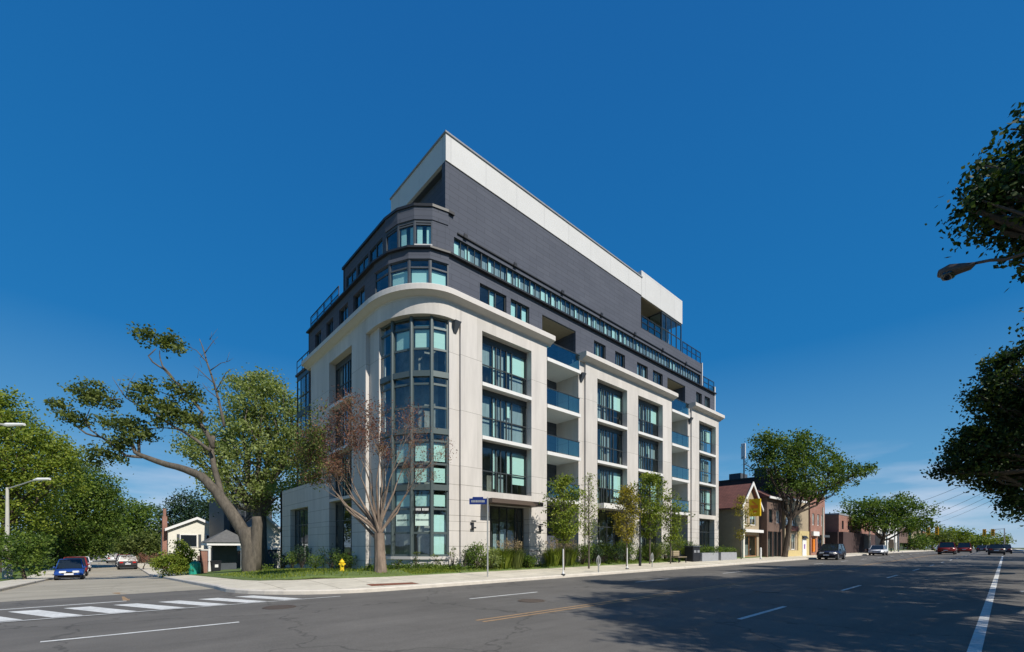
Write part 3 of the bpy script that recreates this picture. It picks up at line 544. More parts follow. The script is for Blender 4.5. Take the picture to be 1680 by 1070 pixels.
# floor bands, base wall and frieze following the facets
for z in (4.72, 7.66, 10.62):
    s = MB(); s.sweep(facpath(FP), [(-.05, z - .15), (.07, z - .15), (.07, z + .15), (-.05, z + .15)]); s.build('floor_band', M['mull'], BX)
s = MB()
for i in range(1, 4):
    p = FP[i]; s.tube([(p[0], p[1], 1.12), (p[0], p[1], 13.58)], .10, 8)
s.build('mullion', M['mull'], BX)
s = MB(); s.sweep(facpath([(11.1, 24.0)] + FP + [(14.0, 19.75)]), [(-.4, ZB), (.02, ZB), (.02, .95), (.12, .97), (.12, 1.12), (-.4, 1.12)]); s.build('base_wall', M['stone2'], BX)
outer = [(10.8, 24.15, -1, 0)] + ell(13.4, 23.2, 2.6, 3.7, 18) + [(14.02, 19.5, 0, -1)]
s = MB(); s.sweep(outer, [(-.7, 13.58), (0, 13.58), (0, 14.4), (-.7, 14.4)]); s.build('frieze', M['stone'], BX)
# cornices
cprof = [(-.3, 14.38), (.02, 14.38), (.02, 14.44), (.12, 14.47), (.37, 14.60), (.43, 14.61), (.43, 14.88), (.38, 14.93), (-.3, 14.96)]
s = MB(); s.sweep([(10.8, 33.9, -1, 0), (10.8, 28, -1, 0)] + ell(13.4, 23.2, 2.6, 3.7, 20) + [(17, 19.5, 0, -1), (21.0, 19.5, 0, -1)], cprof); s.build('cornice', M['stone2'], BX)
for a, b in ((24.1, 36.75), (40.0, 46.3)):
    s = MB(); s.sweep([(a, 19.5, 0, -1), (b, 19.5, 0, -1)], cprof); s.build('cornice', M['stone2'], BX)
# fifth floor, charcoal brick
P5 = (0, 19.9)
w5 = [(15.6, 17.6, 14.9, 16.5), (17.95, 19.5, 14.9, 16.5), (26.0, 27.4, 14.9, 16.5), (28.6, 29.9, 14.9, 16.5), (31.6, 33.2, 14.9, 16.5), (34.0, 35.6, 14.9, 16.5), (41.8, 43.0, 14.9, 16.5), (43.6, 44.8, 14.9, 16.5)]
wall('brick_wall', P5, UX, NR, 13.5, 20.65, 14.9, 17.15, w5, M['brick'], .35)
wall('brick_wall', P5, UX, NR, 23.96, 36.4, 14.9, 17.15, w5, M['brick'], .35)
wall('brick_wall', P5, UX, NR, 39.63, 45.75, 14.9, 17.15, w5, M['brick'], .35)
wall('brick_wall', P5, UX, NR, 20.65, 23.96, 16.47, 17.15, [], M['brick'], .35); wall('brick_wall', P5, UX, NR, 36.4, 39.63, 16.47, 17.15, [], M['brick'], .35)
for i, (a, b, z0, z1) in enumerate(w5):
    W = b - a; window(P5, UX, NR, a, b, z0, z1, .1, [a + W*.38, a + W*.62], [], [(a + W*.4, a + W*.6, z0 + .1, z1 - .1)] if i % 3 != 1 else [(a + W*.65, b - .08, z0+.1, z1 - .1), (a + .08, a + W*.36, z0+.1, z1-.1)], bm_='blind' if i < 3 else 'blindd', gm='glassb')
w5l = [(24.6, 26.2, 14.95, 16.6), (27.0, 28.4, 14.95, 16.6), (29.4, 30.6, 14.95, 16.6), (31.6, 32.8, 14.95, 16.6)]
wall('brick_wall', (10.95, 0), UY, NL, 23.3, 34.1, 14.9, 17.15, w5l, M['brick'], .35)
for a, b, z0, z1 in w5l: window((10.95, 0), UY, NL, a, b, z0, z1, .1, [(a+b)/2], [], [], gm='glassb')
s = MB(); s.box(45.75, 45.95, 19.85, 30, 14.9, 17.9); s.build('end_wall', M['band'], BX)
s = MB(); s.box(10.95, 46, 34.0, 34.15, 6, 17.1); s.build('rear_wall', M['brick'], BX)
F5 = facets(13.5, 23.3, 2.55, 3.4)
facet_windows(F5, 14.95, 17.1, [16.2], lambda i, L_: [(.12, L_ - .12, 15.1, 16.12)] if i in (1, 2, 3) else [], fm='darkgrey', gm='glassb', fw=.08, top=.45)
s = MB(); s.sweep(facpath(F5), [(-.3, 16.62), (.05, 16.62), (.05, 17.16), (-.3, 17.16)]); s.build('brick_wall', M['brick'], BX)
# terrace ledge (black line) at 17.15 round the corner
ledge = facpath([(10.95, 34.1), (10.95, 28)] + facets(13.5, 23.3, 2.55, 3.4) + [(20, 19.9), (45.9, 19.9)])
s = MB(); s.sweep(ledge, [(-.4, 17.12), (.20, 17.12), (.20, 17.22), (-.4, 17.22)]); s.build('terrace_ledge', M['black'], BX)
s = MB(); s.prism([(11.0, 34.0), (11.0, 23.4), (13.5, 20.0), (45.8, 20.0), (45.8, 34.0)], 17.0, 17.15); s.build('floor_slab', M['grey'], BX)
# sixth floor
w6 = []
x = 14.4; pat = [1.9, 1.0, 1.75, .8, 1.9, 1.3, 1.6, .9]; i = 0
while x < 42.5:
    W = pat[i % 8]; 
    if i % 2 == 0: w6.append((x, min(x + W, 42.8), 17.32, 18.12))
    x += W; i += 1
P6 = (0, 19.98)
wall('brick_wall', P6, UX, NR, 13.34, 43.07, 17.22, 19.5, [(13.9, 42.9, 17.25, 18.34)], M['brick'], .35)
rw = MB()
for i in range(15):
    a = 13.9 + 29.0 * i / 15; b_ = 13.9 + 29.0 * (i + 1) / 15; W = b_ - a
    bl = []
    if i < 9 or i % 3 == 0:
        bl = [(a + .1, a + W*.22, 17.3, 18.22), (a + W*.45, a + W*(.62 + .2*(i % 2)), 17.3, 18.22)]
        if i % 4 == 1: bl = [(a + W*.3, a + W*.42, 17.3, 18.22)]
        if i % 4 == 3: bl = [(a + W*.55, a + W*.9, 17.3, 18.22), (a + W*.1, a + W*.2, 17.3, 18.22)]
    rw_ = window(P6, UX, NR, a, b_, 17.25, 18.34, .06, [a + W*.25, a + W*.5, a + W*.75], [], bl, gm='ribbon', fw=.03, backd=.7)
    cb_ = MB(); cb_.obox(P6, UX, NR, a + .05, b_ - .05, -.30, -.28, 17.28, 18.3); cb_.build('curtain', M['blindd'], rw_)
s = MB(); s.box(14.1, 43.0, 19.90, 19.975, 18.56, 18.63); s.build('light_rail', M['black'], BX)
for x in (14.6, 18.3, 22.6, 26.9, 31.3, 35.6, 39.8): s = MB(); s.box(x - .12, x + .12, 19.84, 19.899, 18.52, 18.74); s.build('wall_light', M['black'], BX)
F6 = facets(13.5, 22.7, 2.2, 2.75)
facet_windows(F6, 17.35, 19.4, [18.5], lambda i, L_: [(.12, L_*.42, 17.42, 18.45), (L_*.66, L_ - .10, 17.42, 18.45)] if i in (1, 2) else [], fm='darkgrey', gm='glassb', fw=.07, top=.75, skip=(3,))
p_, q_ = F6[2], F6[3]; s = MB(); s.sweep(facpath([p_, q_]), [(.0, 17.33), (.06, 17.33), (.06, 17.42), (.0, 17.42)]); s.build('white_sill', M['band'], BX)
s = MB(); s.sweep(facpath(F6), [(-.3, 18.72), (.04, 18.72), (.04, 19.4), (-.3, 19.4)]); s.build('brick_wall', M['brick'], BX)
w6l = [(23.1, 24.7, 17.32, 18.7), (24.9, 26.4, 17.32, 18.7), (26.6, 28.1, 17.32, 18.7)]
wall('brick_wall', (11.3, 0), UY, NL, 22.7, 28.5, 17.3, 19.4, w6l, M['brick'], .3)
for a, b, z0, z1 in w6l: window((11.3, 0), UY, NL, a, b, z0, z1, .03, [(a + b)/2], [], [(a + .1, a + .4, z0 + .1, z1 - .1)], gm='glassb')
s = MB(); s.box(11.3, 20, 28.4, 28.6, 17.1, 19.4); s.build('rear_wall', M['brick'], BX)
rim = facpath([(11.3, 28.6), (11.3, 25)] + F6 + [(13.85, 19.93)])
s = MB(); s.sweep(rim, [(-.4, 19.38), (.10, 19.38), (.10, 19.52), (-.4, 19.52)]); s.build('roof_rim', M['black'], BX)
s = MB(); s.prism([(11.4, 28.5), (11.4, 22.9), (13.5, 20.2), (43.0, 20.2), (43.0, 28.5)], 19.3, 19.46); s.build('floor_slab', M['grey'], BX)
railing((11.05, 0), UY, NL, 28.7, 34.0, 17.3, step=1.3, glass=True)
s = MB(); s.box(43.07, 43.2, 19.9, 26, 17.3, 19.6); s.build('end_wall', M['band'], BX)
railing(P6, UX, NR, 39.3, 42.9, 19.5, step=.9, glass=True); railing(P5, UX, NR, 43.3, 45.7, 17.3, step=1.1, glass=True)
# seventh floor and roof band
s = MB(); s.box(13.34, 32.3, 19.98, 20.3, 19.5, 22.11); s.build('brick_wall', M['brick'], BX)
s = MB(); s.box(13.75, 13.9, 20.31, 26, 19.5, 22.05); s.build('recessed_wall', M['brick'], BX)
s = MB(); s.box(13.34, 32.32, 19.93, 26.1, 22.12, 23.55); s.build('roof_band', M['band'], BX)
s = MB(); s.box(13.28, 32.4, 19.87, 26.16, 23.552, 23.64); s.build('roof_coping', M['grey'], BX)
s = MB(); s.box(13.5, 32.2, 20.31, 26.0, 22.06, 22.118); s.build('soffit', M['darkgrey'], BX)
s = MB(); s.box(32.3, 39.15, 19.93, 27.0, 22.05, 24.15); s.build('roof_band', M['band'], BX)
s = MB(); s.box(32.35, 35.5, 19.99, 26.9, 21.99, 22.048); s.build('soffit', M['soffit'], BX)
s = MB(); s.box(32.3, 39.1, 23.5, 23.7, 19.5, 22.0); s.build('recessed_wall', M['brick'], BX)
s = MB(); s.box(32.302, 32.45, 20.3, 23.5, 19.5, 21.98); s.build('side_wall', M['brick'], BX)
window(P6, UX, NR, 35.6, 39.1, 19.5, 22.04, .0, [36.4, 37.3, 38.2], [20.6], [], gm='glassb', top=.1)
window((35.6, 0), UY, NL, 20.05, 23.4, 19.5, 21.98, .0, [21.2, 22.3], [20.6], [], gm='glassb', backd=0)
railing(P6, UX, NR, 32.4, 35.5, 19.5, step=1.0, glass=True)
# dark interior core so nobody sees through
s = MB(); s.box(14.6, 45.5, 22.4, 33.8, ZB, 17.0); s.box(12.9, 14.6, 24.5, 33.8, ZB, 17); s.build('core_wall', M['inside'], BX)
s = MB(); s.box(14, 42.8, 22.3, 28.3, 17.16, 19.3); s.build('core_wall', M['inside'], BX)
# notices in the corner windows
def on_facet(i, a0, a1, z0, z1, off, m, name, parent, th=.01):
    p, q = FP[i], FP[i+1]; d = Vector((q[0] - p[0], q[1] - p[1])); Ld = d.length; u = (d.x / Ld, d.y / Ld); n = (u[1], -u[0])
    if n[0] + n[1] > 0: n = (-n[0], -n[1])
    s = MB(); rects = a0 if isinstance(a0, list) else [(a0, a1, z0, z1)]
    for (c0, c1, e0, e1) in rects: s.obox(p, u, n, c0*Ld, c1*Ld, off - th, off, e0, e1)
    return s.build(name, m, parent)
for i, dz in ((1, 0), (2, 0)):
    ps = on_facet(i, .18, .9, 2.72, 3.32, -.02, M['poster'], 'window_notice', BX)
    rr = random.Random(i); marks = []; xx = .25
    while xx < .84: w_ = rr.uniform(.02, .05); marks.append((xx, xx + w_, 2.98, 3.07)); xx += w_ + .02
    on_facet(i, marks, 0, 0, 0, -.012, M['ink'], 'lettering', ps, .006)
ps = on_facet(2, .16, .92, 3.40, 3.72, .01, M['black'], 'sign_strip', BX)
rr = random.Random(9); marks = []; xx = .22
for k in range(9):
    if k == 4: on_facet(2, marks, 0, 0, 0, .018, M['whitep'], 'lettering', ps, .006); marks = []; xx += .05
    marks.append((xx, xx + .045, 3.50, 3.63)); xx += .066
on_facet(2, marks, 0, 0, 0, .018, M['whitep'], 'lettering', ps, .006)

# ------------------------------------------------------------------ vegetation tools
def leaves(mb, c, n, spread, size, r, flat=.7):
    for _ in range(n):
        p = Vector((r.gauss(0, spread), r.gauss(0, spread), r.gauss(0, spread * flat))) + c
        a = Vector((r.gauss(0, 1), r.gauss(0, 1), r.gauss(0, 1))); 
        if a.length < 1e-3: continue
        a.normalize(); b = a.orthogonal().normalized(); q = r.uniform(0, 6.28); cc = a.cross(b); d = b * math.cos(q) + cc * math.sin(q); e = a.cross(d)
        s = size * r.uniform(.6, 1.3)
        k = len(mb.v); mb.v += [tuple(p - d*s*.5), tuple(p + e*s*.33 - d*s*.05), tuple(p + d*s*.55), tuple(p - e*s*.33 - d*s*.05)]; mb.f.append((k, k+1, k+2, k+3))
def crown(blobs, dens, nleaf, spread, size, seed, shell=.55):
    """blobs (centre, radius xyz) ; dens clusters per blob scaled"""
    r = random.Random(seed); mb = MB(); cl = []
    for (c, R3) in blobs:
        c = Vector(c); n = max(4, int(dens * (R3[0] * R3[1] * R3[2]) ** (2/3)))
        for _ in range(n):
            v = Vector((r.gauss(0, 1), r.gauss(0, 1), r.gauss(0, 1))).normalized(); k = r.uniform(shell, 1.0) ** .8 * r.choice((1, 1, 1, 1.08, .6))
            if v.z < -.35 and r.random() < .45: continue
            p = c + Vector((v.x * R3[0], v.y * R3[1], v.z * R3[2])) * k
            s = r.uniform(.6, 1.35); leaves(mb, p, int(nleaf * s), spread * s, size, r); cl.append(p)
    return mb, cl
def limb(mb, a, b, r0, r1, r, wob=.08, n=5, sag=0, sides=6):
    a = Vector(a); b = Vector(b); L_ = (b - a).length; pts = []; rad = []
    for i in range(n + 1):
        t = i / n; w = wob * L_ * math.sin(math.pi * t)
        pts.append(a.lerp(b, t) + Vector((r.uniform(-w, w), r.uniform(-w, w), r.uniform(-w, w) + sag * math.sin(math.pi * t)))); rad.append(r0 + (r1 - r0) * t)
    mb.tube(pts, rad, sides); return pts
def tree(name, label, base, blobs, bark, leaf, fork, r0, seed, dens=9, nleaf=26, spread=.35, size=.2, group=None, trunkpts=None, shell=.55, cat='tree', extra=0, limbs=True):
    r = random.Random(seed); base = Vector(base)
    T = thing(name, label, cat, base, group=group)
    mb, cl = crown(blobs, dens, nleaf, spread, size, seed, shell)
    mb.build('crown', M[leaf], T)
    tk = MB(); fork = Vector(fork)
    if trunkpts is None:
        trunkpts = [base - Vector((0, 0, .3)), base + Vector((0, 0, .25)), base.lerp(fork, .5) + Vector((r.uniform(-.1, .1), r.uniform(-.1, .1), 0)), fork]
        tk.tube(trunkpts, [r0 * 1.5, r0 * 1.12, r0 * .9, r0 * .75], 9)
    if limbs:
        for (c, R3) in blobs:
            c = Vector(c); e = c + Vector((0, 0, -R3[2] * .1)); q = limb(tk, fork - Vector((0, 0, r.uniform(0, r0*2))), e, r0 * .5, r0 * .16, r, .07)
            for k in range(4):
                v = Vector((r.gauss(0, 1), r.gauss(0, 1), abs(r.gauss(0, .8)))).normalized()
                limb(tk, q[r.randint(2, 4)], c + Vector((v.x*R3[0], v.y*R3[1], v.z*R3[2])) * .85, r0 * .18, r0 * .05, r, .08, 4, 0, 4)
    tk.build('trunk', M[bark], T)
    return T, tk
def B(px, py, k, rx, ry=None, dd=None):       # blob from a pixel position and pixel radii at depth k
    ry = ry or rx; return (at(px, py, k), (rx * k / FPX,) * 2 + (ry * k / FPX,)) if dd is None else (at(px, py, k), (rx*k/FPX, rx*k/FPX, ry*k/FPX))

# ------------------------------------------------------------------ trees on the left
def gp(px, py, k): p = at(px, py, k); return Vector((p.x, p.y, g(p.x, p.y)))
K = 29.0
ob = gp(412, 945, K)
oakb = [B(152, 655, K, 28, 22), B(148, 632, K, 14, 10), B(175, 660, K, 14, 14), B(95, 666, K, 17, 14), B(112, 685, K, 20, 12), B(118, 640, K, 12, 8), B(135, 690, K, 18, 10), B(212, 700, K, 32, 22), B(178, 692, K, 20, 12), B(200, 728, K, 26, 16), B(232, 716, K, 20, 12), B(172, 745, K, 24, 10), B(195, 755, K, 12, 8), B(150, 760, K, 14, 8),
        B(242, 550, K, 20, 12), B(275, 560, K, 24, 14), B(295, 574, K, 12, 8), B(228, 545, K, 8, 8), B(240, 640, K, 24, 10), B(245, 625, K, 9, 7), B(215, 648, K, 12, 7), B(265, 665, K, 30, 14), B(300, 640, K, 22, 18), B(318, 655, K, 14, 14), B(282, 632, K, 12, 8), B(235, 672, K, 14, 10), B(290, 682, K, 34, 14), B(325, 690, K, 22, 14), B(262, 695, K, 18, 8)]
T, tk = tree('oak_tree', 'gnarled old tree with forked leaning trunk, long bare limbs and tufts of dark leaves', ob, oakb, 'bark', 'lo', at(405, 860, K), .5, 11, dens=30, nleaf=30, spread=.24, size=.20, limbs=False, trunkpts=[1], shell=.15)
# rebuild its trunk by hand: forked trunk and crooked limbs
tko = [o for o in T.children if o.name.startswith('trunk')][0]; bpy.data.objects.remove(tko)
tk = MB(); r = random.Random(3)
def path_limb(pts, r0, r1, k=K, sides=8, dk=0):
    P = [at(px, py, k + dk * i / max(1, len(pts) - 1)) for i, (px, py) in enumerate(pts)]; Q = []
    for i in range(len(P) - 1):
        for t in (0, .5): Q.append(P[i].lerp(P[i+1], t) + (Vector([r.uniform(-.05, .05)] * 3) if i and t == 0 else Vector((0, 0, 0))))
    Q.append(P[-1]); tk.tube(Q, [r0 + (r1 - r0) * i / (len(Q) - 1) for i in range(len(Q))], sides); return Q
path_limb([(413, 950), (412, 925), (410, 895), (402, 868)], .58, .46, sides=12)
path_limb([(418, 940), (420, 890), (422, 860), (421, 848)], .40, .27)                       # broken stub
path_limb([(404, 880), (385, 850), (362, 815), (350, 800), (330, 782), (305, 770), (275, 762), (240, 752), (222, 742), (214, 722)], .40, .09, sides=10)
path_limb([(366, 822), (357, 790), (350, 760), (346, 735), (350, 716)], .20, .14, dk=1)
path_limb([(350, 735), (341, 712), (332, 702), (328, 690), (332, 676), (318, 660), (300, 640), (285, 622), (268, 606), (250, 594), (244, 584), (256, 572)], .14, .025)
path_limb([(285, 622), (268, 600), (262, 590), (262, 575)], .06, .02)
path_limb([(345, 740), (322, 722), (300, 708), (280, 698), (255, 680), (225, 665), (206, 652), (198, 640)], .11, .02)
path_limb([(232, 750), (205, 748), (180, 725), (165, 718), (140, 712), (128, 700), (118, 690)], .10, .03)
path_limb([(165, 718), (150, 705), (140, 690), (148, 670)], .06, .02); path_limb([(228, 745), (228, 715), (215, 700)], .09, .03)
path_limb([(300, 705), (270, 702), (240, 703)], .04, .015); path_limb([(300, 645), (280, 650), (262, 642)], .05, .02)
path_limb([(368, 700), (360, 660), (350, 625), (340, 595), (333, 570), (327, 556)], .09, .02, dk=.5)
for (a, b_, c_) in (((345, 608), (362, 596), (378, 592)), ((336, 580), (348, 562), (358, 552)), ((352, 630), (325, 606), (318, 600)), ((340, 595), (322, 575), (312, 570)), ((355, 640), (372, 610), (384, 604)), ((360, 655), (340, 640), (332, 628)), ((206, 652), (190, 630), (184, 618)), ((206, 652), (212, 630), (222, 612)), ((225, 664), (232, 640), (240, 628)), ((198, 655), (180, 655), (170, 652))):
    path_limb([a, b_, c_], .035, .008, sides=4)
    for _ in range(3):
        s0 = (a[0] + (c_[0] - a[0]) * r.uniform(.3, .9), a[1] + (c_[1] - a[1]) * r.uniform(.3, .9)); path_limb([s0, (s0[0] + r.uniform(-14, 14), s0[1] + r.uniform(-20, 4))], .018, .005, sides=3)
tk.build('trunk', M['bark'], T, smooth=True)

K = 42.0
tree('full_green_tree', 'tall full crowned grey green tree behind the gnarled forked tree and left of the block', gp(432, 938, K), [B(420, 660, K, 46, 50), B(455, 680, K, 40, 50), B(385, 690, K, 34, 40), B(350, 742, K, 36, 40), B(320, 720, K, 24, 24), B(420, 740, K, 60, 50), B(470, 750, K, 40, 60), B(400, 800, K, 55, 38), B(455, 812, K, 42, 34), B(345, 785, K, 24, 16), B(490, 700, K, 22, 50), B(430, 628, K, 24, 20), B(400, 632, K, 16, 16), B(310, 745, K, 18, 20)], 'bark', 'lgy', at(430, 840, K), .5, 21, dens=13, nleaf=44, spread=.42, size=.24)
K = 46.0
tree('leafy_tree', 'big yellow green leafy tree at the left edge beside the side street', gp(10, 950, K), [B(10, 740, K, 60, 55), B(55, 760, K, 55, 45), B(5, 690, K, 40, 40), B(60, 720, K, 40, 26), B(-30, 800, K, 60, 60), B(90, 790, K, 40, 36), B(30, 850, K, 60, 45), B(-5, 658, K, 22, 24), B(100, 750, K, 24, 20)], 'barkd', 'ly', at(10, 850, K), .45, 31, dens=13, nleaf=42, spread=.45, size=.25)
K = 58.0
tree('leafy_tree', 'broad mid green tree behind the blue parked car, left of the side street', gp(95, 935, K), [B(120, 810, K, 50, 40), B(155, 830, K, 42, 34), B(90, 850, K, 50, 36), B(165, 800, K, 30, 26), B(140, 868, K, 50, 28), B(60, 880, K, 40, 30), B(170, 862, K, 26, 26), B(130, 770, K, 26, 22), B(125, 895, K, 44, 24), B(80, 905, K, 36, 24), B(150, 905, K, 20, 12)], 'barkd', 'lg', at(105, 880, K), .4, 32, dens=12, nleaf=40, spread=.5, size=.28)
K = 34.0
tree('leafy_bush', 'dark green overgrown bush behind the left grass verge', gp(40, 955, K), [B(20, 905, K, 45, 30), B(60, 915, K, 26, 22), B(-20, 900, K, 40, 40), B(55, 885, K, 30, 18), B(40, 925, K, 30, 20), B(66, 925, K, 14, 16)], 'barkd', 'lg', at(35, 925, K), .12, 33, dens=14, nleaf=40, spread=.28, size=.18, cat='bush')
K = 85.0
tree('leafy_tree', 'far round green tree closing the end of the side street', gp(195, 918, K), [B(215, 845, K, 34, 24), B(190, 870, K, 30, 28), B(240, 860, K, 32, 30), B(225, 890, K, 40, 20), B(170, 890, K, 24, 20), B(262, 885, K, 22, 22)], 'barkd', 'lg', at(205, 895, K), .35, 34, dens=7, nleaf=34, spread=.75, size=.42)
tree('leafy_tree', 'dark far tree low behind the parked cars on the right kerb of the side street', gp(230, 925, 72), [B(225, 895, 72, 26, 18), B(248, 890, 72, 24, 22), B(205, 900, 72, 18, 12), B(258, 905, 72, 20, 14)], 'barkd', 'lo', at(235, 910, 72), .3, 41, dens=9, nleaf=36, spread=.55, size=.34)
tree('leafy_tree', 'deep green far tree at the end of the side street', gp(150, 918, 130), [B(150, 893, 130, 40, 16), B(110, 893, 130, 30, 18), B(190, 896, 130, 26, 14)], 'barkd', 'lc', at(150, 905, 130), .4, 42, dens=5, nleaf=36, spread=1.1, size=.6)
tree('leafy_tree', 'far sunlit yellow green tree in the middle of the side street vista', gp(168, 915, 110), [B(178, 868, 110, 22, 20), B(150, 880, 110, 20, 20), B(172, 890, 110, 26, 16)], 'barkd', 'ly', at(170, 900, 110), .35, 35, dens=6, nleaf=34, spread=.9, size=.5)
K = 80.0
tree('conifer_tree', 'dark blue green tree rising behind the cream gabled house', gp(312, 925, K), [B(312, 830, K, 30, 24), B(290, 850, K, 22, 24), B(335, 850, K, 28, 30), B(320, 870, K, 40, 24)], 'barkd', 'lc', at(312, 890, K), .35, 36, dens=9, nleaf=34, spread=.6, size=.35)
tree('leafy_tree', 'dark tree between the cream house and the narrow gabled garage', gp(392, 925, 56), [B(395, 850, 56, 28, 24), B(430, 855, 56, 22, 20), B(380, 838, 56, 18, 18)], 'barkd', 'lc', at(395, 890, 56), .3, 37, dens=10, nleaf=36, spread=.45, size=.28)
K = 33.0
tree('hedge_shrub', 'yellow green rounded shrub at the side street kerb beside the teal box', gp(290, 945, K), [B(288, 924, K, 26, 20), B(275, 930, K, 18, 16), B(302, 912, K, 14, 18), B(302, 930, K, 16, 15), B(300, 898, K, 10, 12)], 'barkd', 'ly', at(290, 935, K), .06, 38, dens=60, nleaf=60, spread=.17, size=.12, cat='shrub')
K = 52.0
tree('hedge_shrub', 'brownish low shrub by the far right kerb of the side street', gp(235, 932, K), [B(228, 915, K, 18, 8), B(250, 918, K, 16, 10)], 'barkd', 'lr', at(238, 925, K), .06, 39, dens=20, nleaf=26, spread=.2, size=.14, cat='shrub')
tree('hedge_shrub', 'dark green shrub beside the low white porch column', gp(434, 942, 30), [B(428, 930, 30, 10, 12), B(440, 934, 30, 7, 8)], 'barkd', 'lg', at(432, 938, 30), .05, 40, dens=30, nleaf=30, spread=.12, size=.1, cat='shrub')

# bare vase-shaped street tree in front of the glazed corner
K = 20.5
rb = at(624, 942, K)
T = thing('half_bare_tree', 'half bare vase shaped tree with rusty dead leaves in front of the rounded glass corner', 'tree', rb)
tk = MB(); r = random.Random(77); tips = []
tk.tube([rb - Vector((0, 0, .5)), rb + Vector((0, 0, .3)), at(623, 905, K), at(622, 875, K)], [.36, .28, .235, .23], 10)
def grow(p, d, ln, rad, depth):
    q = p; pts = [p]; dd = d.copy(); nseg = 4
    for i in range(nseg):
        dd = (dd + Vector((r.uniform(-.16, .16), r.uniform(-.16, .16), r.uniform(-.05, .12)))).normalized(); q = q + dd * ln / nseg; pts.append(q)
    tk.tube(pts, [rad * (1 - .55 * i / nseg) for i in range(nseg + 1)], 6 if depth > 2 else 3)
    if depth <= 1: tips.append(q)
    if depth <= 2: tips.append(pts[2])
    if depth == 0: return
    for k in range(3 if depth > 1 else 5):
        a = r.uniform(.25, .75); ax = Vector((r.gauss(0, 1), r.gauss(0, 1), r.gauss(0, 1))).normalized(); nd = (Matrix.Rotation(a, 3, ax) @ dd).normalized(); nd.z += .08
        i = r.choice((2, 3, 4)) if k else 4
        grow(pts[i], nd.normalized(), ln * r.uniform(.55, .85), rad * (.5 if k else .5), depth - 1)
tops = [(490, 750), (512, 720), (530, 785), (550, 725), (572, 705), (592, 700), (612, 697), (632, 705), (655, 705), (680, 720), (702, 745), (690, 785), (565, 770), (640, 750), (515, 765), (603, 740), (540, 750)]
for i, (px, py) in enumerate(tops):
    a = at(622 + r.uniform(-5, 5), 872 + r.uniform(-6, 14), K); b = at(px, py, K + r.uniform(-1.3, 1.3)); m = a.lerp(b, .45) + Vector((0, 0, -.10 * abs(px - 622) / 50))
    d = (b - m); Ln = (b - a).length
    tk.tube([a, a.lerp(m, .5) + Vector((0, 0, .05)), m], [.078, .058, .042], 7); grow(m, d.normalized(), Ln * .31, .033, 4)
tk.build('trunk', M['barkr'], T)
mb = MB()
for p in tips:
    px = CXP + FPX * (p.x*RT[0] + p.y*RT[1]) / (p.x*FW[0] + p.y*FW[1])
    if r.random() < (.5 if px < 640 else .22): leaves(mb, p, r.randint(3, 8), .15, .07, r)
mb.build('crown', M['lr'], T)
mb = MB()
for p in tips:
    px = CXP + FPX * (p.x*RT[0] + p.y*RT[1]) / (p.x*FW[0] + p.y*FW[1])
    if px < 530 and r.random() < .5: leaves(mb, p, 10, .2, .1, r)
mb.build('crown', M['lo'], T)

# ------------------------------------------------------------------ young trees by the right sidewalk
def sapling(label, px, k, py0, pyt, wpx, leaf, seed, dens, nl, size, clear=.32, group='young trees along the building front'):
    p = at(px, py0, k); base = Vector((p.x, p.y, g(p.x, p.y) + .2)); top = at(px, pyt, k); H = top.z - base.z; r = random.Random(seed)
    T = thing('young_tree', label, 'young tree', base, group=group)
    tk = MB(); tk.tube([base - Vector((0, 0, .2)), base + Vector((.02, 0, H*.4)), base + Vector((0, .03, H*.97))], [.06, .045, .012], 7)
    mb = MB(); W = wpx * k / FPX
    for i in range(int(dens)):
        h = r.uniform(clear, 1) ; rad = W * (math.sin(math.pi * min(1, (h - clear) / (1 - clear) * .86 + .10)) ** .7) * r.uniform(.35, 1.1); q = r.uniform(0, 6.283)
        a = base + Vector((0, 0, H * (h - .05))); e = base + Vector((math.cos(q) * rad, math.sin(q) * rad, H * h + rad * .3))
        if e.z > top.z: e.z = top.z
        tk.tube([a, a.lerp(e, .55) + Vector((0, 0, -.03)), e], [.018, .012, .005], 3); leaves(mb, e, nl, .17, size, r)
        leaves(mb, a.lerp(e, .6), nl // 2, .13, size, r)
    mb.build('crown', M[leaf], T); tk.build('trunk', M['bark'], T)
sapling('dense green young tree next to the first balcony stack', 925, 25.5, 935, 785, 29, 'ly', 1, 115, 24, .13)
sapling('sparse pale young tree just right of the dense green one', 966, 27, 932, 780, 22, 'lgy', 2, 70, 11, .11)
sapling('yellow leaved young tree right of the sparse pale tree', 1028, 30, 930, 800, 24, 'lyl', 3, 95, 20, .13)
sapling('green young tree in front of the wooden door', 1066, 33, 925, 780, 31, 'ly', 4, 120, 24, .15)
sapling('loose green young tree beside the second balcony stack', 1100, 34, 925, 808, 26, 'ly', 5, 85, 18, .14)
sapling('thin yellowing young tree in front of the gabled shop house', 1216, 44, 920, 815, 15, 'lyl', 6, 60, 10, .15, group='young trees along the building front')
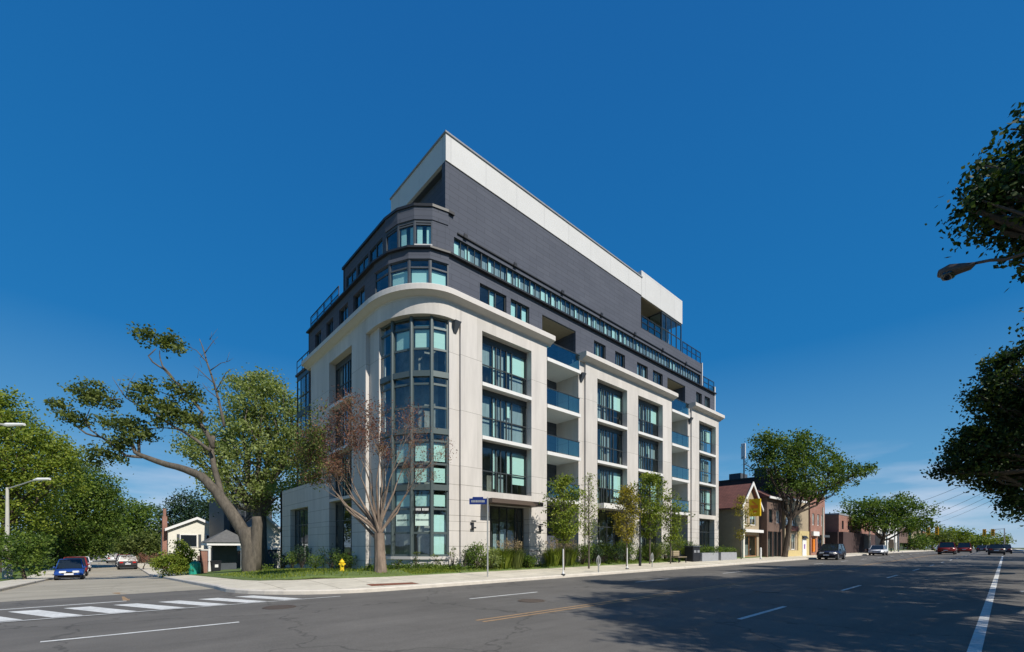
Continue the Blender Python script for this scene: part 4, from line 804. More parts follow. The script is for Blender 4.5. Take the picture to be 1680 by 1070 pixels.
# planting bed
def shrub(name, label, x, y, rx, h, leaf, seed, nl=40, size=.09, cat='shrub', group=None, grass=False, n=14):
    z = lz(x, y) if y > 18.2 else swz(x, y); r = random.Random(seed); T = thing(name, label, cat, (x, y, z), group=group); mb = MB()
    if grass:
        for _ in range(n * 14):
            q = r.uniform(0, 6.283); rr = rx * r.uniform(0, .5); a = Vector((x + math.cos(q)*rr, y + math.sin(q)*rr, z)); hh = h * r.uniform(.6, 1); out = rx * r.uniform(.2, 1); b = a + Vector((math.cos(q)*out*.4, math.sin(q)*out*.4, hh*.7)); c_ = a + Vector((math.cos(q)*out, math.sin(q)*out, hh)); w = Vector((-math.sin(q), math.cos(q), 0)) * .014
            k = len(mb.v); mb.v += [tuple(a - w), tuple(a + w), tuple(b + w), tuple(b - w), tuple(c_)]; mb.f += [(k, k+1, k+2, k+3), (k+3, k+2, k+4)]
        mb.build('blades', M[leaf], T)
        pm = MB()
        for _ in range(n * 2):
            q = r.uniform(0, 6.283); a = Vector((x + math.cos(q)*rx*.7*r.random(), y + math.sin(q)*rx*.7*r.random(), z + h * r.uniform(.85, 1.2))); leaves(pm, a, 7, .045, .06, r, 2.2)
        pm.build('plumes', M['plume'], T)
    else:
        st = MB()
        for _ in range(n):
            q = r.uniform(0, 6.283); rr = rx * r.random() ** .6; e = Vector((x + math.cos(q)*rr, y + math.sin(q)*rr, z + h * r.uniform(.3, 1)))
            leaves(mb, e, nl, min(.16, rx*.35), size, r); st.tube([(x, y, z - .05), (x + math.cos(q)*rr*.4, y + math.sin(q)*rr*.4, z + h*.3), e], [.015, .012, .006], 3)
        mb.build('foliage', M[leaf], T); st.build('stems', M['barkd'], T)
    return T
r = random.Random(4)
beds = [(14.6, 18.9, .45, 1.0, 'lg'), (15.4, 18.7, .5, .8, 'lgy'), (18.0, 18.5, .35, .5, 'lg'), (23.2, 18.7, .6, 1.0, 'lg'), (24.6, 18.9, .5, .8, 'lc'), (25.6, 18.8, .6, 1.1, 'lg'), (27.2, 18.9, .5, .9, 'lc'), (28.4, 18.8, .6, 1.2, 'lg'), (31.2, 18.9, .5, .9, 'lg'), (32.4, 18.8, .6, 1.1, 'lgy'), (34.2, 18.9, .6, 1.2, 'lg'), (36.0, 18.9, .6, 1.4, 'ly'), (37.6, 18.9, .6, 1.2, 'lg'), (39.0, 18.9, .5, .9, 'lg')]
desc = ['low shrub right of the rounded corner base', 'pale shrub left of the entrance grasses', 'small shrub at the entrance path', 'round shrub below the first balcony stack', 'dark shrub beside the first stone pier', 'shrub left of the second window bay', 'dark shrub under the canopy', 'tall shrub right of the canopy', 'shrub left of the wooden door', 'pale shrub near the second young tree pair', 'tall shrub at the third bay', 'yellow green shrub before the second balcony stack', 'green shrub under the second balcony stack', 'shrub beside the pale bench']
for i, (x, y, rx, h, lf) in enumerate(beds): shrub('bed_shrub', desc[i], x, y, rx * 1.15, h * 1.25, lf, 100 + i, group='shrubs in the bed along the front wall', n=34, nl=46)
for i, (x, y, d_) in enumerate(((16.3, 18.7, 'tall plumed ornamental grass left of the entrance doors'), (17.1, 18.6, 'ornamental grass clump in front of the glass doors'), (20.4, 18.8, 'yellow green ornamental grass right of the entrance path'), (21.3, 18.7, 'ornamental grass below the pier beside the first balcony'), (22.1, 18.9, 'ornamental grass left of the dense green young tree'))):
    shrub('ornamental_grass', d_, x, y, .75, 1.25, 'lo' if i % 2 else 'ly', 140 + i, cat='grass clump', group='ornamental grasses by the entrance', grass=True, n=26)
for i, (x, y, d_) in enumerate(((11.0, 20.8, 'spindly plant at the foot of the curved base wall, leftmost'), (11.7, 20.2, 'spindly plant before the left corner glass facet'), (12.5, 19.5, 'spindly plant before the middle corner glass facet'), (13.2, 19.1, 'spindly plant right of the glazed corner'), (13.9, 19.0, 'spindly plant at the first stone pier'))):
    shrub('slender_plant', d_, x, y, .22, .7 + .15 * (i % 2) + (.3 if i > 2 else 0), 'lo', 160 + i, nl=12, size=.08, cat='plant', group='slender plants at the curved base wall', n=9)
for i, (y, h, d_) in enumerate(((25.5, .8, 'low dark shrub right of the first left side window'), (27.6, 1.2, 'dark shrub in front of the tall left side window'), (30.6, .9, 'low shrub at the pier between the left side windows'), (33.2, 1.5, 'tall dark shrub near the corner of the rear block'), (35.4, 1.3, 'broad dark shrub under the rear block window'), (37.6, 1.1, 'rear dark shrub next to the rear block corner'))):
    shrub('wall_shrub', d_, 10.2, y, .6, h, 'lc' if i % 2 else 'lg', 170 + i, group='shrubs along the left side wall', n=22)
# grass blades and low ground cover round the corner
gm = MB(); r = random.Random(8)
for _ in range(9000):
    x = r.uniform(5, 40) if r.random() < .5 else r.uniform(5, 13); y = r.uniform(18.3, 19.6) if x > 10.4 else r.uniform(18.6, 33)
    if x < 7.2 and y < 20.5 - (x - 5) * .8: continue
    if x > 11 and x < 13.4 and y > 18.6 + (13.4 - x): continue
    z = lz(x, y); q = r.uniform(0, 6.28); w = .02; h = r.uniform(.05, .13); k = len(gm.v)
    gm.v += [(x - w*math.cos(q), y - w*math.sin(q), z), (x + w*math.cos(q), y + w*math.sin(q), z), (x + r.uniform(-.04, .04), y + r.uniform(-.04, .04), z + h)]; gm.f.append((k, k+1, k+2))
tag(gm.build('grass', M['ly']), 'short green grass growing round the corner lawn', 'grass', kind='stuff')
gc = MB()
for _ in range(700):
    t = r.random()
    if t < .5: x = r.uniform(13.4, 44); y = r.uniform(18.5, 19.3)
    else: q = R_(r.uniform(0, 95)); x = 13.4 - (2.75 + r.uniform(0, .5)) * math.cos(q); y = 23.2 - (3.9 + r.uniform(0, .5)) * math.sin(q)
    if 18.6 < x < 19.6: continue
    leaves(gc, Vector((x, y, lz(x, y) + .1)), 14, .12, .08, r)
tag(gc.build('ground_cover', M['lg']), 'low leafy ground cover at the foot of the stone walls', 'ground cover', kind='stuff')
st = MB(); 
for i in range(3): st.box(18.55, 19.55, 18.3 + i*.34, 18.3 + (i+1)*.34, 0, .32 + .045*i)
tag(st.build('entrance_steps', M['stone2']), 'pale concrete steps leading up to the entrance through the bed', 'steps')
rl = thing('entrance_railing', 'dark glazed guard with posts in front of the entrance doors', 'railing', (16.3, 18.9, .4))
s = MB(); s.box(16.3, 20.4, 19.0, 19.05, 1.35, 1.4); s.box(16.3, 20.4, 19.0, 19.05, .5, .54)
for x in (16.3, 17.2, 18.1, 20.35): s.box(x, x + .05, 19.0, 19.05, .3, 1.35)
s.build('frame', M['rail'], rl); s = MB(); s.box(16.36, 18.1, 19.02, 19.03, .56, 1.33); s.build('glass_panel', M['guard'], rl)

# ------------------------------------------------------------------ right side: big trees
K = 11.2
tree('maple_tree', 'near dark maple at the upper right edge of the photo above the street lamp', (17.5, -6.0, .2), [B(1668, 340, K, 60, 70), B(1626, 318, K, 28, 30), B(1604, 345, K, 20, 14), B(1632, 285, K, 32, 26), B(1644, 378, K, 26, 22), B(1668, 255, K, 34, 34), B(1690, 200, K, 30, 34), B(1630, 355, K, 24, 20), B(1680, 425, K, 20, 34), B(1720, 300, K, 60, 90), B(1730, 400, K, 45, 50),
     ((19, -5.2, 10.4), (5.0, 3.6, 3.0)), ((21, -3.6, 11.4), (3.2, 2.6, 2.0)), ((18, -5.6, 12.6), (3.4, 3.6, 1.6)), ((22.5, -7, 9.0), (3, 3, 2.2)), ((14, -6.6, 10.4), (3, 2.8, 2.2)), ((10.6, -5.6, 9.6), (2.6, 2.4, 1.8)), ((9.0, -8.0, 9.2), (3.0, 3.0, 2.2)), ((13, -8.5, 9.6), (3.4, 3.2, 2.4)), ((10.5, -7.0, 8.0), (2.6, 2.4, 1.6)), ((15, -5.6, 8.6), (2.6, 2.2, 1.6)), ((19.5, -6.0, 8.4), (3.0, 2.6, 1.8)), ((12, -4.8, 11.2), (2.4, 1.8, 1.4)), ((24.5, -6, 11), (3.2, 3, 1.8))],  # crown lobes out of view, added to spread the shadow over the road
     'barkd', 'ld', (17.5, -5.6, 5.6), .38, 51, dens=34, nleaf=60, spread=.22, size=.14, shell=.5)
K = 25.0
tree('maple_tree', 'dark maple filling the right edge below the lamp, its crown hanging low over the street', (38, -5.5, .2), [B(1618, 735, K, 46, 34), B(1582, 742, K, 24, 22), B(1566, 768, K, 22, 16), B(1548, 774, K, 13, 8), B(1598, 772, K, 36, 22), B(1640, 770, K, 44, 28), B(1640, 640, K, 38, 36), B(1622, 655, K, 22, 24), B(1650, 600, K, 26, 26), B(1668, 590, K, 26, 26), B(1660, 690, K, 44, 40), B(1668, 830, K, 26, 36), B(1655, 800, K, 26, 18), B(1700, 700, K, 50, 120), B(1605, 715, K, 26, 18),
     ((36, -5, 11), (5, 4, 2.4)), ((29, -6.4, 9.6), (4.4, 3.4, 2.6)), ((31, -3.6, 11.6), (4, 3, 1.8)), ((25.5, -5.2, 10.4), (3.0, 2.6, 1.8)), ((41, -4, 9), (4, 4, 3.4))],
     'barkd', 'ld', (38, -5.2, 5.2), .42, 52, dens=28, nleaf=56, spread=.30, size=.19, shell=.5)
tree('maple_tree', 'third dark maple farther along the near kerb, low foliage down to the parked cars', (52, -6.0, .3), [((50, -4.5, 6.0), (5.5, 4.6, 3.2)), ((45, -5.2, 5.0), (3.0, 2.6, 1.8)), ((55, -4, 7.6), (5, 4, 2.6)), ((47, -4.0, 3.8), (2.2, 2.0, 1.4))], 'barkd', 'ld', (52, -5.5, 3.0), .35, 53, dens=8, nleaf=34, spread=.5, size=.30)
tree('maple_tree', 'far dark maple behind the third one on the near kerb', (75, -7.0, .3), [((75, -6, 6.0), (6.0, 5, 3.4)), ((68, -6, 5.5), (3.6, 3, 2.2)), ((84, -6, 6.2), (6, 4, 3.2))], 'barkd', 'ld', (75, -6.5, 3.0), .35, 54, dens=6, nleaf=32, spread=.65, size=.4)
for i, (x, y, lb) in enumerate(((-9, -19, 'tree across the street, leftmost of those mirrored in the corner glass'), (1, -18, 'tree across the street mirrored in the middle of the corner glass'), (11, -20, 'tree across the street mirrored in the first window bay'), (27, -19, 'tree across the street mirrored in the windows right of the balconies'))):
    tree('mirrored_tree', lb, (x, y, .1), [((x, y, 9), (4.2, 3.8, 3.6)), ((x - 2.5, y + 1, 7.5), (3, 2.6, 2.4)), ((x + 2.8, y - 1, 7.8), (3, 2.6, 2.6)), ((x + .5, y, 11.6), (2.6, 2.4, 1.8))], 'barkd', 'lg', (x, y, 5), .35, 80 + i, dens=7, nleaf=30, spread=.5, size=.38, group='trees mirrored in the windows')
# street trees along the far sidewalk
K = 52.0
tree('spreading_street_tree', 'spreading green street tree with leaning forked trunk in front of the brick shops', gp(1287, 917, K), [B(1290, 735, K, 46, 26), B(1255, 728, K, 26, 16), B(1325, 740, K, 36, 24), B(1275, 765, K, 40, 24), B(1320, 775, K, 44, 24), B(1300, 800, K, 42, 16), B(1365, 765, K, 22, 18), B(1388, 778, K, 30, 16), B(1410, 772, K, 20, 9), B(1365, 793, K, 32, 14), B(1250, 748, K, 20, 14), B(1335, 810, K, 22, 9)], 'barkd', 'lg', at(1297, 850, K), .30, 61, dens=12, nleaf=38, spread=.42, size=.26)
K = 78.0
tree('spreading_street_tree', 'second spreading street tree, left of the yellow traffic signal', gp(1440, 910, K), [B(1420, 838, K, 34, 18), B(1455, 832, K, 36, 18), B(1490, 845, K, 34, 18), B(1400, 855, K, 22, 10), B(1450, 860, K, 50, 14), B(1500, 862, K, 28, 12), B(1475, 820, K, 18, 10)], 'barkd', 'lg', at(1450, 880, K), .35, 62, dens=8, nleaf=34, spread=.55, size=.36)
for i, (px, k, rx, ry, cy_, lf, lb) in enumerate(((1560, 150, 26, 16, 878, 'ly', 'far yellow green tree right of the traffic signal'), (1590, 190, 26, 10, 888, 'lg', 'far low green tree behind the dark red cars'), (1625, 170, 22, 12, 885, 'ly', 'far bright tree behind the distant parked cars'), (1530, 140, 24, 10, 885, 'lo', 'far olive tree below the traffic signal'), (1500, 130, 22, 8, 888, 'lg', 'far green tree behind the white car'))):
    tree('far_street_tree', lb, gp(px, 908, k), [B(px, cy_, k, rx, ry), B(px - rx*.6, cy_ + 5, k, rx*.6, ry*.7), B(px + rx*.6, cy_ + 5, k, rx*.6, ry*.7)], 'barkd', lf, at(px, 898, k), .3, 70 + i, dens=3.2, nleaf=30, spread=.9, size=.6)

# ------------------------------------------------------------------ buildings on the right
def house(name, label, x0, x1, y0, y1, zt, m, wins=(), cat='building', dw=(), parapet=None, z0=-1.5):
    T = thing(name, label, cat, (x0, y0, 0)); ops = [w[:4] for w in wins if w[4] == 'f']; opl = [w[:4] for w in wins if w[4] == 'l']
    wall('wall', (0, y0), UX, NR, x0, x1, z0, zt, ops, M[m], .3, parent=T)
    wall('wall', (x0, 0), UY, NL, y0 + .3, y1, z0, zt, opl, M[m], .3, parent=T)
    s = MB(); s.box(x0 + .4, x1 - .4, y0 + 1.6, y1 - .4, z0, zt - .3); s.build('core_wall', M['inside'], T)
    s = MB(); s.box(x1 - .3, x1, y0 + .3, y1, z0, zt); s.box(x0, x1, y1, y1 + .3, z0, zt); s.build('wall', M[m], T)
    for w in wins:
        P, u, n = ((0, y0), UX, NR) if w[4] == 'f' else ((x0, 0), UY, NL)
        window(P, u, n, *w[:4], .1, [(w[0] + w[1]) / 2], [], [(w[0] + .12, w[1] - .12, w[3] - .5*(w[3]-w[2]), w[3] - .1)] if len(w) > 6 else [], fm=w[5] if len(w) > 5 else 'whitep', fw=.09, parent=T, backd=.8)
    if parapet:
        s = MB(); s.box(x0 - .06, x1 + .06, y0 - .06, y1, zt + .002, zt + .25); s.build('parapet', M[parapet], T)
    return T
# gabled shop house
T = house('gabled_shop_house', 'small tan gabled shop house with red brown roof beside the cream block', 49.0, 54.2, 18.6, 30, 5.8, 'tan', [(49.6, 50.9, 4.0, 5.4, 'f'), (51.6, 53.4, 4.0, 5.4, 'f', 'whitep', 1), (49.6, 53.6, .6, 2.9, 'f', 'wood')])
s = MB(); s.add([(48.7, 18.3, 5.6), (48.7, 31, 5.6), (51.6, 31, 8.3), (51.6, 18.3, 8.3), (48.7, 18.3, 5.75), (48.7, 31, 5.75), (51.6, 31, 8.5), (51.6, 18.3, 8.5)], [(0,1,2,3), (7,6,5,4), (0,3,7,4), (1,5,6,2), (0,4,5,1)])
s.add([(54.5, 18.3, 5.6), (54.5, 31, 5.6), (51.6, 31, 8.3), (51.6, 18.3, 8.3), (54.5, 18.3, 5.75), (54.5, 31, 5.75), (51.6, 31, 8.5), (51.6, 18.3, 8.5)], [(3,2,1,0), (4,5,6,7), (4,7,3,0), (2,6,5,1), (1,5,4,0)]); s.build('roof', M['redroof'], T)
s = MB(); s.prism([(49.0, 18.62), (54.2, 18.62), (54.2, 18.9), (49.0, 18.9)], 5.5, 5.79); s.add([(49.0, 18.6, 5.8), (54.2, 18.6, 5.8), (51.6, 18.6, 8.2), (49.0, 18.8, 5.8), (54.2, 18.8, 5.8), (51.6, 18.8, 8.2)], [(0,1,2), (5,4,3), (0,2,5,3), (1,4,5,2)]); s.build('gable', M['tan'], T)
s = MB(); s.add([(48.65, 18.2, 5.55), (48.65, 18.2, 5.85), (51.6, 18.2, 8.65), (51.6, 18.2, 8.3), (48.65, 18.28, 5.55), (48.65, 18.28, 5.85), (51.6, 18.28, 8.65), (51.6, 18.28, 8.3)], [(3,2,1,0), (4,5,6,7), (1,2,6,5), (0,4,7,3)]); s.add([(54.55, 18.2, 5.55), (54.55, 18.2, 5.85), (51.6, 18.2, 8.65), (51.6, 18.2, 8.3), (54.55, 18.28, 5.55), (54.55, 18.28, 5.85), (51.6, 18.28, 8.65), (51.6, 18.28, 8.3)], [(0,1,2,3), (7,6,5,4), (5,6,2,1), (3,7,4,0)]); s.build('bargeboard', M['whitep'], T)
s = MB(); s.box(49.0, 49.35, 18.3, 18.59, 0, 5.5); s.build('corner_post', M['cream'], T)
s = MB(); s.box(49.0, 54.2, 18.1, 18.59, 3.2, 3.5); s.build('shop_fascia', M['whitep'], T)
Ts = thing('projecting_sign', 'large yellow and orange projecting sign box on the gabled shop house', 'sign', (49.7, 17.6, 4.8))
s = MB(); s.box(49.6, 49.9, 16.9, 18.0, 4.8, 6.6); s.build('sign_box', M['ysign'], Ts, bevel=.03)
s = MB(); s.box(49.59, 49.597, 17.1, 17.85, 5.6, 5.95); s.box(49.59, 49.597, 17.2, 17.6, 5.2, 5.4); s.add([(49.592, 17.2, 6.0), (49.592, 17.6, 6.4), (49.592, 17.75, 6.3), (49.592, 17.4, 6.0)], [(3,2,1,0)]); s.build('emblem', M['orange'], Ts)
s = MB(); s.tube([(49.75, 18.0, 6.3), (49.75, 18.65, 6.3)], .04); s.tube([(49.75, 18.0, 5.1), (49.75, 18.65, 5.1)], .04); s.build('bracket', M['black'], Ts)
T = house('dark_storefront_building', 'brown brick building with dark glazed storefront right of the yellow sign', 54.6, 59.6, 17.9, 30, 7.2, 'brnbrick', [(55.2, 56.3, 4.4, 5.9, 'f', 'frame', 1), (57.6, 58.8, 4.4, 5.9, 'f', 'whitep', 1), (54.9, 56.4, .3, 3.4, 'f', 'frame'), (56.6, 58.0, .3, 3.4, 'f', 'frame'), (58.1, 59.3, .3, 3.4, 'f', 'frame')])
s = MB(); s.add([(54.4, 17.6, 7.21), (59.7, 17.6, 7.21), (59.7, 20, 8.6), (54.4, 20, 8.6), (59.7, 30, 8.6), (54.4, 30, 8.6), (59.7, 30, 7.21), (54.4, 30, 7.21)], [(0,1,2,3), (3,2,4,5), (5,4,6,7), (0,3,5,7), (1,6,4,2)]); s.build('roof', M['redroof'], T)
s = MB(); s.box(54.4, 59.7, 17.5, 17.62, 7.05, 7.3); s.build('fascia', M['whitep'], T)
T = house('stucco_shop_building', 'beige stucco shop with white upper bay window and yellow painted ground floor', 59.9, 69.4, 17.7, 19.8, 7.4, 'tan', [(60.4, 64.0, 4.3, 5.9, 'f', 'whitep', 1), (60.4, 61.9, 1.3, 3.3, 'f', 'whitep', 1), (62.3, 63.9, 1.3, 3.3, 'f', 'whitep', 1)], parapet='whitep')
s = MB(); s.box(60.0, 64.6, 17.55, 17.69, ZB, 1.2); s.box(64.7, 66.2, 17.6, 17.69, ZB, 3.7); s.box(68.1, 69.35, 17.6, 17.69, ZB, 3.7); s.box(66.2, 68.1, 17.6, 17.69, 3.0, 3.7); s.build('yellow_facing', M['yel'], T)
s = MB(); s.box(66.3, 68.0, 17.56, 17.68, .25, 2.7); d_ = s.build('door', M['whitep'], T); s = MB(); s.box(66.9, 67.4, 17.545, 17.558, 1.4, 2.0); s.build('door_emblem', M['purple'], d_)
s = MB(); s.add([(66.2, 17.3, 2.75), (68.1, 17.3, 2.75), (68.1, 17.58, 3.1), (66.2, 17.58, 3.1), (66.2, 17.58, 2.7), (68.1, 17.58, 2.7)], [(0,1,2,3), (0,4,5,1), (0,3,4), (1,5,2)]); s.build('door_hood', M['black'], T)
s = MB(); s.box(60.2, 64.3, 17.45, 17.69, 3.6, 4.2); s.build('shingled_apron', M['redroof'], T)
T = house('red_brick_building', 'red brick corner building right of the yellow painted shop', 69.7, 77.0, 17.6, 19.8, 8.6, 'redbrick', [(70.8, 71.8, 4.6, 6.2, 'f', 'whitep', 1), (73.2, 74.2, 4.6, 6.2, 'f', 'whitep', 1), (75.2, 76.2, 4.6, 6.2, 'f', 'whitep', 1), (70.6, 72.3, .9, 2.9, 'f', 'wood'), (73.4, 76.4, .9, 2.9, 'f', 'frame')], parapet='brnbrick')
s = MB(); s.box(70.2, 73.0, 17.3, 17.59, 3.15, 3.75); s.build('shop_sign_board', M['whitep'], T); s = MB(); s.box(70.5, 71.3, 17.42, 17.59, 1.0, 2.7); s.build('orange_panel', M['orange'], T); s = MB(); s.box(73.3, 76.5, 16.9, 17.59, 3.0, 3.3); s.build('awning', M['darkgrey'], T)
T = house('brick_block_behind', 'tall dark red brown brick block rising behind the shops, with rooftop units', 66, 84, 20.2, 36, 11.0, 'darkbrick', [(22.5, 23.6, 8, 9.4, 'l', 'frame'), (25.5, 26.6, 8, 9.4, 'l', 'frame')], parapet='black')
s = MB(); s.box(67, 69.5, 22, 23.6, 11.3, 12.6); s.build('rooftop_unit', M['darkgrey'], T); s = MB(); s.box(67, 69.5, 25.4, 27, 11.3, 12.2); s.build('rooftop_unit', M['darkgrey'], T)
T = thing('rooftop_antenna_mast', 'slim mast with white antenna panel on the brick block roof', 'antenna', (66.6, 24.8, 11.25))
s = MB(); s.tube([(66.6, 24.8, 11.2), (66.6, 24.8, 15.4)], .09); s.tube([(66.6, 24.8, 13.4), (67.4, 22.2, 11.3)], .06); s.build('mast', M['rail'], T)
s = MB(); s.box(66.3, 66.5, 24.5, 25.1, 14.0, 16.2); s.build('antenna_panel', M['whitep'], T, bevel=.04)
T = house('low_brick_building', 'low red brown brick building with dark shopfront across the next side street', 88.0, 118, 18.2, 34, 6.9, 'redbrick', [(90, 91.2, 4.6, 6.0, 'f', 'frame'), (94, 95.2, 4.6, 6.0, 'f', 'frame'), (98, 99.2, 4.6, 6.0, 'f', 'frame'), (103, 104.2, 4.6, 6.0, 'f', 'frame'), (108, 109.2, 4.6, 6.0, 'f', 'frame'), (22, 23.2, 4.6, 6.0, 'l', 'frame'), (26, 27.2, 4.6, 6.0, 'l', 'frame')], parapet='grey')
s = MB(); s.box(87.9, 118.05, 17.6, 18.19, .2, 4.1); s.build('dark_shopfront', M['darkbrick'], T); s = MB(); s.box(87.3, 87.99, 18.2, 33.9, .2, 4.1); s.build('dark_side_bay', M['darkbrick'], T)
r = random.Random(12)
for i, (x0, x1, z, m, lb) in enumerate(((124, 136, 7, 'cream', 'cream far shop behind the second street tree'), (138, 152, 8.5, 'whitep', 'white far two storey shop near the traffic signal'), (155, 172, 7.5, 'brnbrick', 'brown far brick shop beyond the signal'), (178, 200, 9, 'tan', 'tan far building beyond the intersection'), (206, 240, 7, 'redbrick', 'far red brick row at the end of the street'))):
    house('far_shop', lb, x0, x1, 19, 32, z, m, [(x0 + 1 + j*3, x0 + 2.4 + j*3, z - 3, z - 1.4, 'f', 'frame') for j in range(int((x1 - x0 - 2) / 3))] + [(x0 + 1, x1 - 1, .5, 2.8, 'f', 'frame')], parapet='grey')
for i, (x0, x1, z, m, lb) in enumerate(((100, 125, 6.5, 'grey', 'grey far building behind the parked cars on the near side'), (135, 165, 8, 'brnbrick', 'far brown building on the near side of the street'), (185, 260, 7, 'cream', 'far pale row on the near side of the street'))):
    T = thing('far_near_side_building', lb, 'building', (x0, -20, 0)); s = MB(); s.box(x0, x1, -22, -9, -1, z); s.build('wall', M[m], T); s = MB(); s.box(x0 - .2, x1 + .2, -22.2, -8.8, z + .002, z + .3); s.build('parapet', M['grey'], T)
    s = MB(); [s.box(x0 + 2 + j*4, x0 + 4 + j*4, -8.999, -8.95, z - 3, z - 1.4) for j in range(int((x1 - x0) / 4) - 1)]; [s.box(x0 - .04, x0 - .001, -20 + j*3.4, -18.6 + j*3.4, z - 3, z - 1.4) for j in range(3)]; s.build('window', M['carglass'], T)

# ------------------------------------------------------------------ buildings on the left
T = thing('cream_gabled_house', 'cream two storey house with white gable and red chimney far down the side street', 'house', (8, 72, -1.2))
def gabled(T, x0, x1, y0, y1, z0, ze, zr, m, roofm, trim='whitep', ov=.35):
    s = MB(); s.box(x0, x1, y0, y1, z0, ze); xm = (x0 + x1) / 2; s.add([(x0, y0, ze), (x1, y0, ze), (xm, y0, zr), (x0, y1, ze), (x1, y1, ze), (xm, y1, zr)], [(0,1,2), (5,4,3)]); s.build('wall', M[m], T)
    sl = (zr - ze) / (xm - x0); s = MB()
    for sg in (-1, 1):
        xe = xm + sg * (xm - x0 + ov); zee = zr - sl * (xm - x0 + ov)
        vs = [(xe, y0 - ov, zee + .03), (xm, y0 - ov, zr + .03), (xm, y1 + ov, zr + .03), (xe, y1 + ov, zee + .03), (xe, y0 - ov, zee + .2), (xm, y0 - ov, zr + .2), (xm, y1 + ov, zr + .2), (xe, y1 + ov, zee + .2)]
        f = [(3,2,1,0), (4,5,6,7), (0,1,5,4), (1,2,6,5), (2,3,7,6), (3,0,4,7)]; s.add(vs, f)
    s.build('roof', M[roofm], T); s = MB()
    for sg in (-1, 1):
        xe = xm + sg * (xm - x0 + ov); zee = zr - sl * (xm - x0 + ov)
        s.add([(xe, y0 - ov - .06, zee - .08), (xm, y0 - ov - .06, zr - .08), (xm, y0 - ov - .06, zr + .26), (xe, y0 - ov - .06, zee + .26), (xe, y0 - ov - .003, zee - .08), (xm, y0 - ov - .003, zr - .08), (xm, y0 - ov - .003, zr + .26), (xe, y0 - ov - .003, zee + .26)], [(3,2,1,0), (4,5,6,7), (2,3,7,6), (0,1,5,4)])
    s.build('bargeboard', M[trim], T)
gabled(T, 5.9, 12.0, 72, 82, -1.5, 3.9, 5.35, 'cream', 'grroof')
for (a, b_, c_, d_) in ((7.2, 8.9, 1.7, 3.2), (10.0, 10.5, 2.0, 3.2), (10.9, 11.4, 2.0, 3.2)):
    s = MB(); s.box(a - .1, b_ + .1, 71.93, 71.995, c_ - .1, d_ + .1); f = s.build('window', M['whitep'], T); s = MB(); s.box(a, b_, 71.9, 71.928, c_, d_); s.build('pane', M['carglass'], f)
for xa in (6.8, 9.1): s = MB(); s.box(xa, xa + .3, 71.9, 71.99, 1.6, 3.3); s.build('shutter', M['darkgrey'], T)
s = MB(); s.box(5.4, 5.9, 73, 73.9, -1.5, 5.6); s.box(5.5, 5.8, 73.2, 73.6, 5.6, 6.6); s.build('chimney', M['redbrick'], T)
s = MB(); s.box(9.0, 12.0, 70.6, 71.98, -1.5, .5); s.build('garage_wall', M['brnbrick'], T); s = MB(); s.box(9.4, 11.7, 70.52, 70.598, -1.2, .1); s.build('garage_door', M['grey'], T)
T = thing('dark_modern_house', 'tall dark grey blue clad modern house right of the cream gabled house', 'house', (10.2, 60, -1.2))
s = MB(); s.box(10.0, 15, 60, 70, -1.5, 7.6); s.build('wall', M['darkgrey'], T); s = MB(); s.box(9.9, 15.1, 59.9, 70.1, 7.602, 7.8); s.build('roof', M['black'], T)
for (a, b_, c_, d_) in ((10.6, 11.3, 3.2, 6.6), (12.2, 13.4, 3.2, 6.6)): s = MB(); s.box(a, b_, 59.93, 59.995, c_, d_); s.build('window', M['carglass'], T)
s = MB(); s.box(9.1, 12.8, 56.5, 59.89, -1.5, 1.2); s.build('garden_wall', M['brnbrick'], T); s = MB(); s.box(9.05, 12.85, 56.45, 59.88, 1.2, 1.35); s.build('wall_coping', M['stone2'], T)
T = thing('gabled_garage', 'narrow peach cream gabled garage with dark door beside the rear block', 'garage', (12.8, 54, -1.1))
gabled(T, 11.3, 14.3, 54, 60, -1.5, 3.5, 4.9, 'cream', 'grroof', ov=.25)
s = MB(); s.box(11.8, 14.0, 53.93, 53.995, -1.2, 1.3); s.build('door', M['darkgrey'], T)
s = MB(); s.box(11.2, 14.4, 53.8, 53.995, 1.35, 1.6); s.build('trim', M['whitep'], T)
T = thing('porch', 'small porch with grey roof and white columns behind the gnarled tree', 'porch', (8, 44, -.75))
s = MB(); s.add([(5.9, 42.9, 2.0), (9.3, 42.9, 2.0), (9.3, 46.1, 2.0), (5.9, 46.1, 2.0), (7.6, 44.5, 3.1)], [(0,1,4), (1,2,4), (2,3,4), (3,0,4), (3,2,1,0)]); s.build('roof', M['grroof'], T)
s = MB(); s.box(6.0, 9.2, 43.0, 43.2, 1.75, 1.99); s.box(6.0, 6.2, 43.2, 46, 1.75, 1.99); s.build('fascia', M['whitep'], T)
for x in (6.2, 8.5, 8.95): s = MB(); s.lathe((x, 43.2, -1.1), [(.15, 0), (.15, .2), (.11, .25), (.10, 2.6), (.15, 2.7), (.15, 2.84)], 10); s.build('column', M['whitep'], T)
s = MB(); s.box(6.6, 8.4, 44.6, 44.8, -1.4, 1.9); s.build('wall', M['darkgrey'], T)
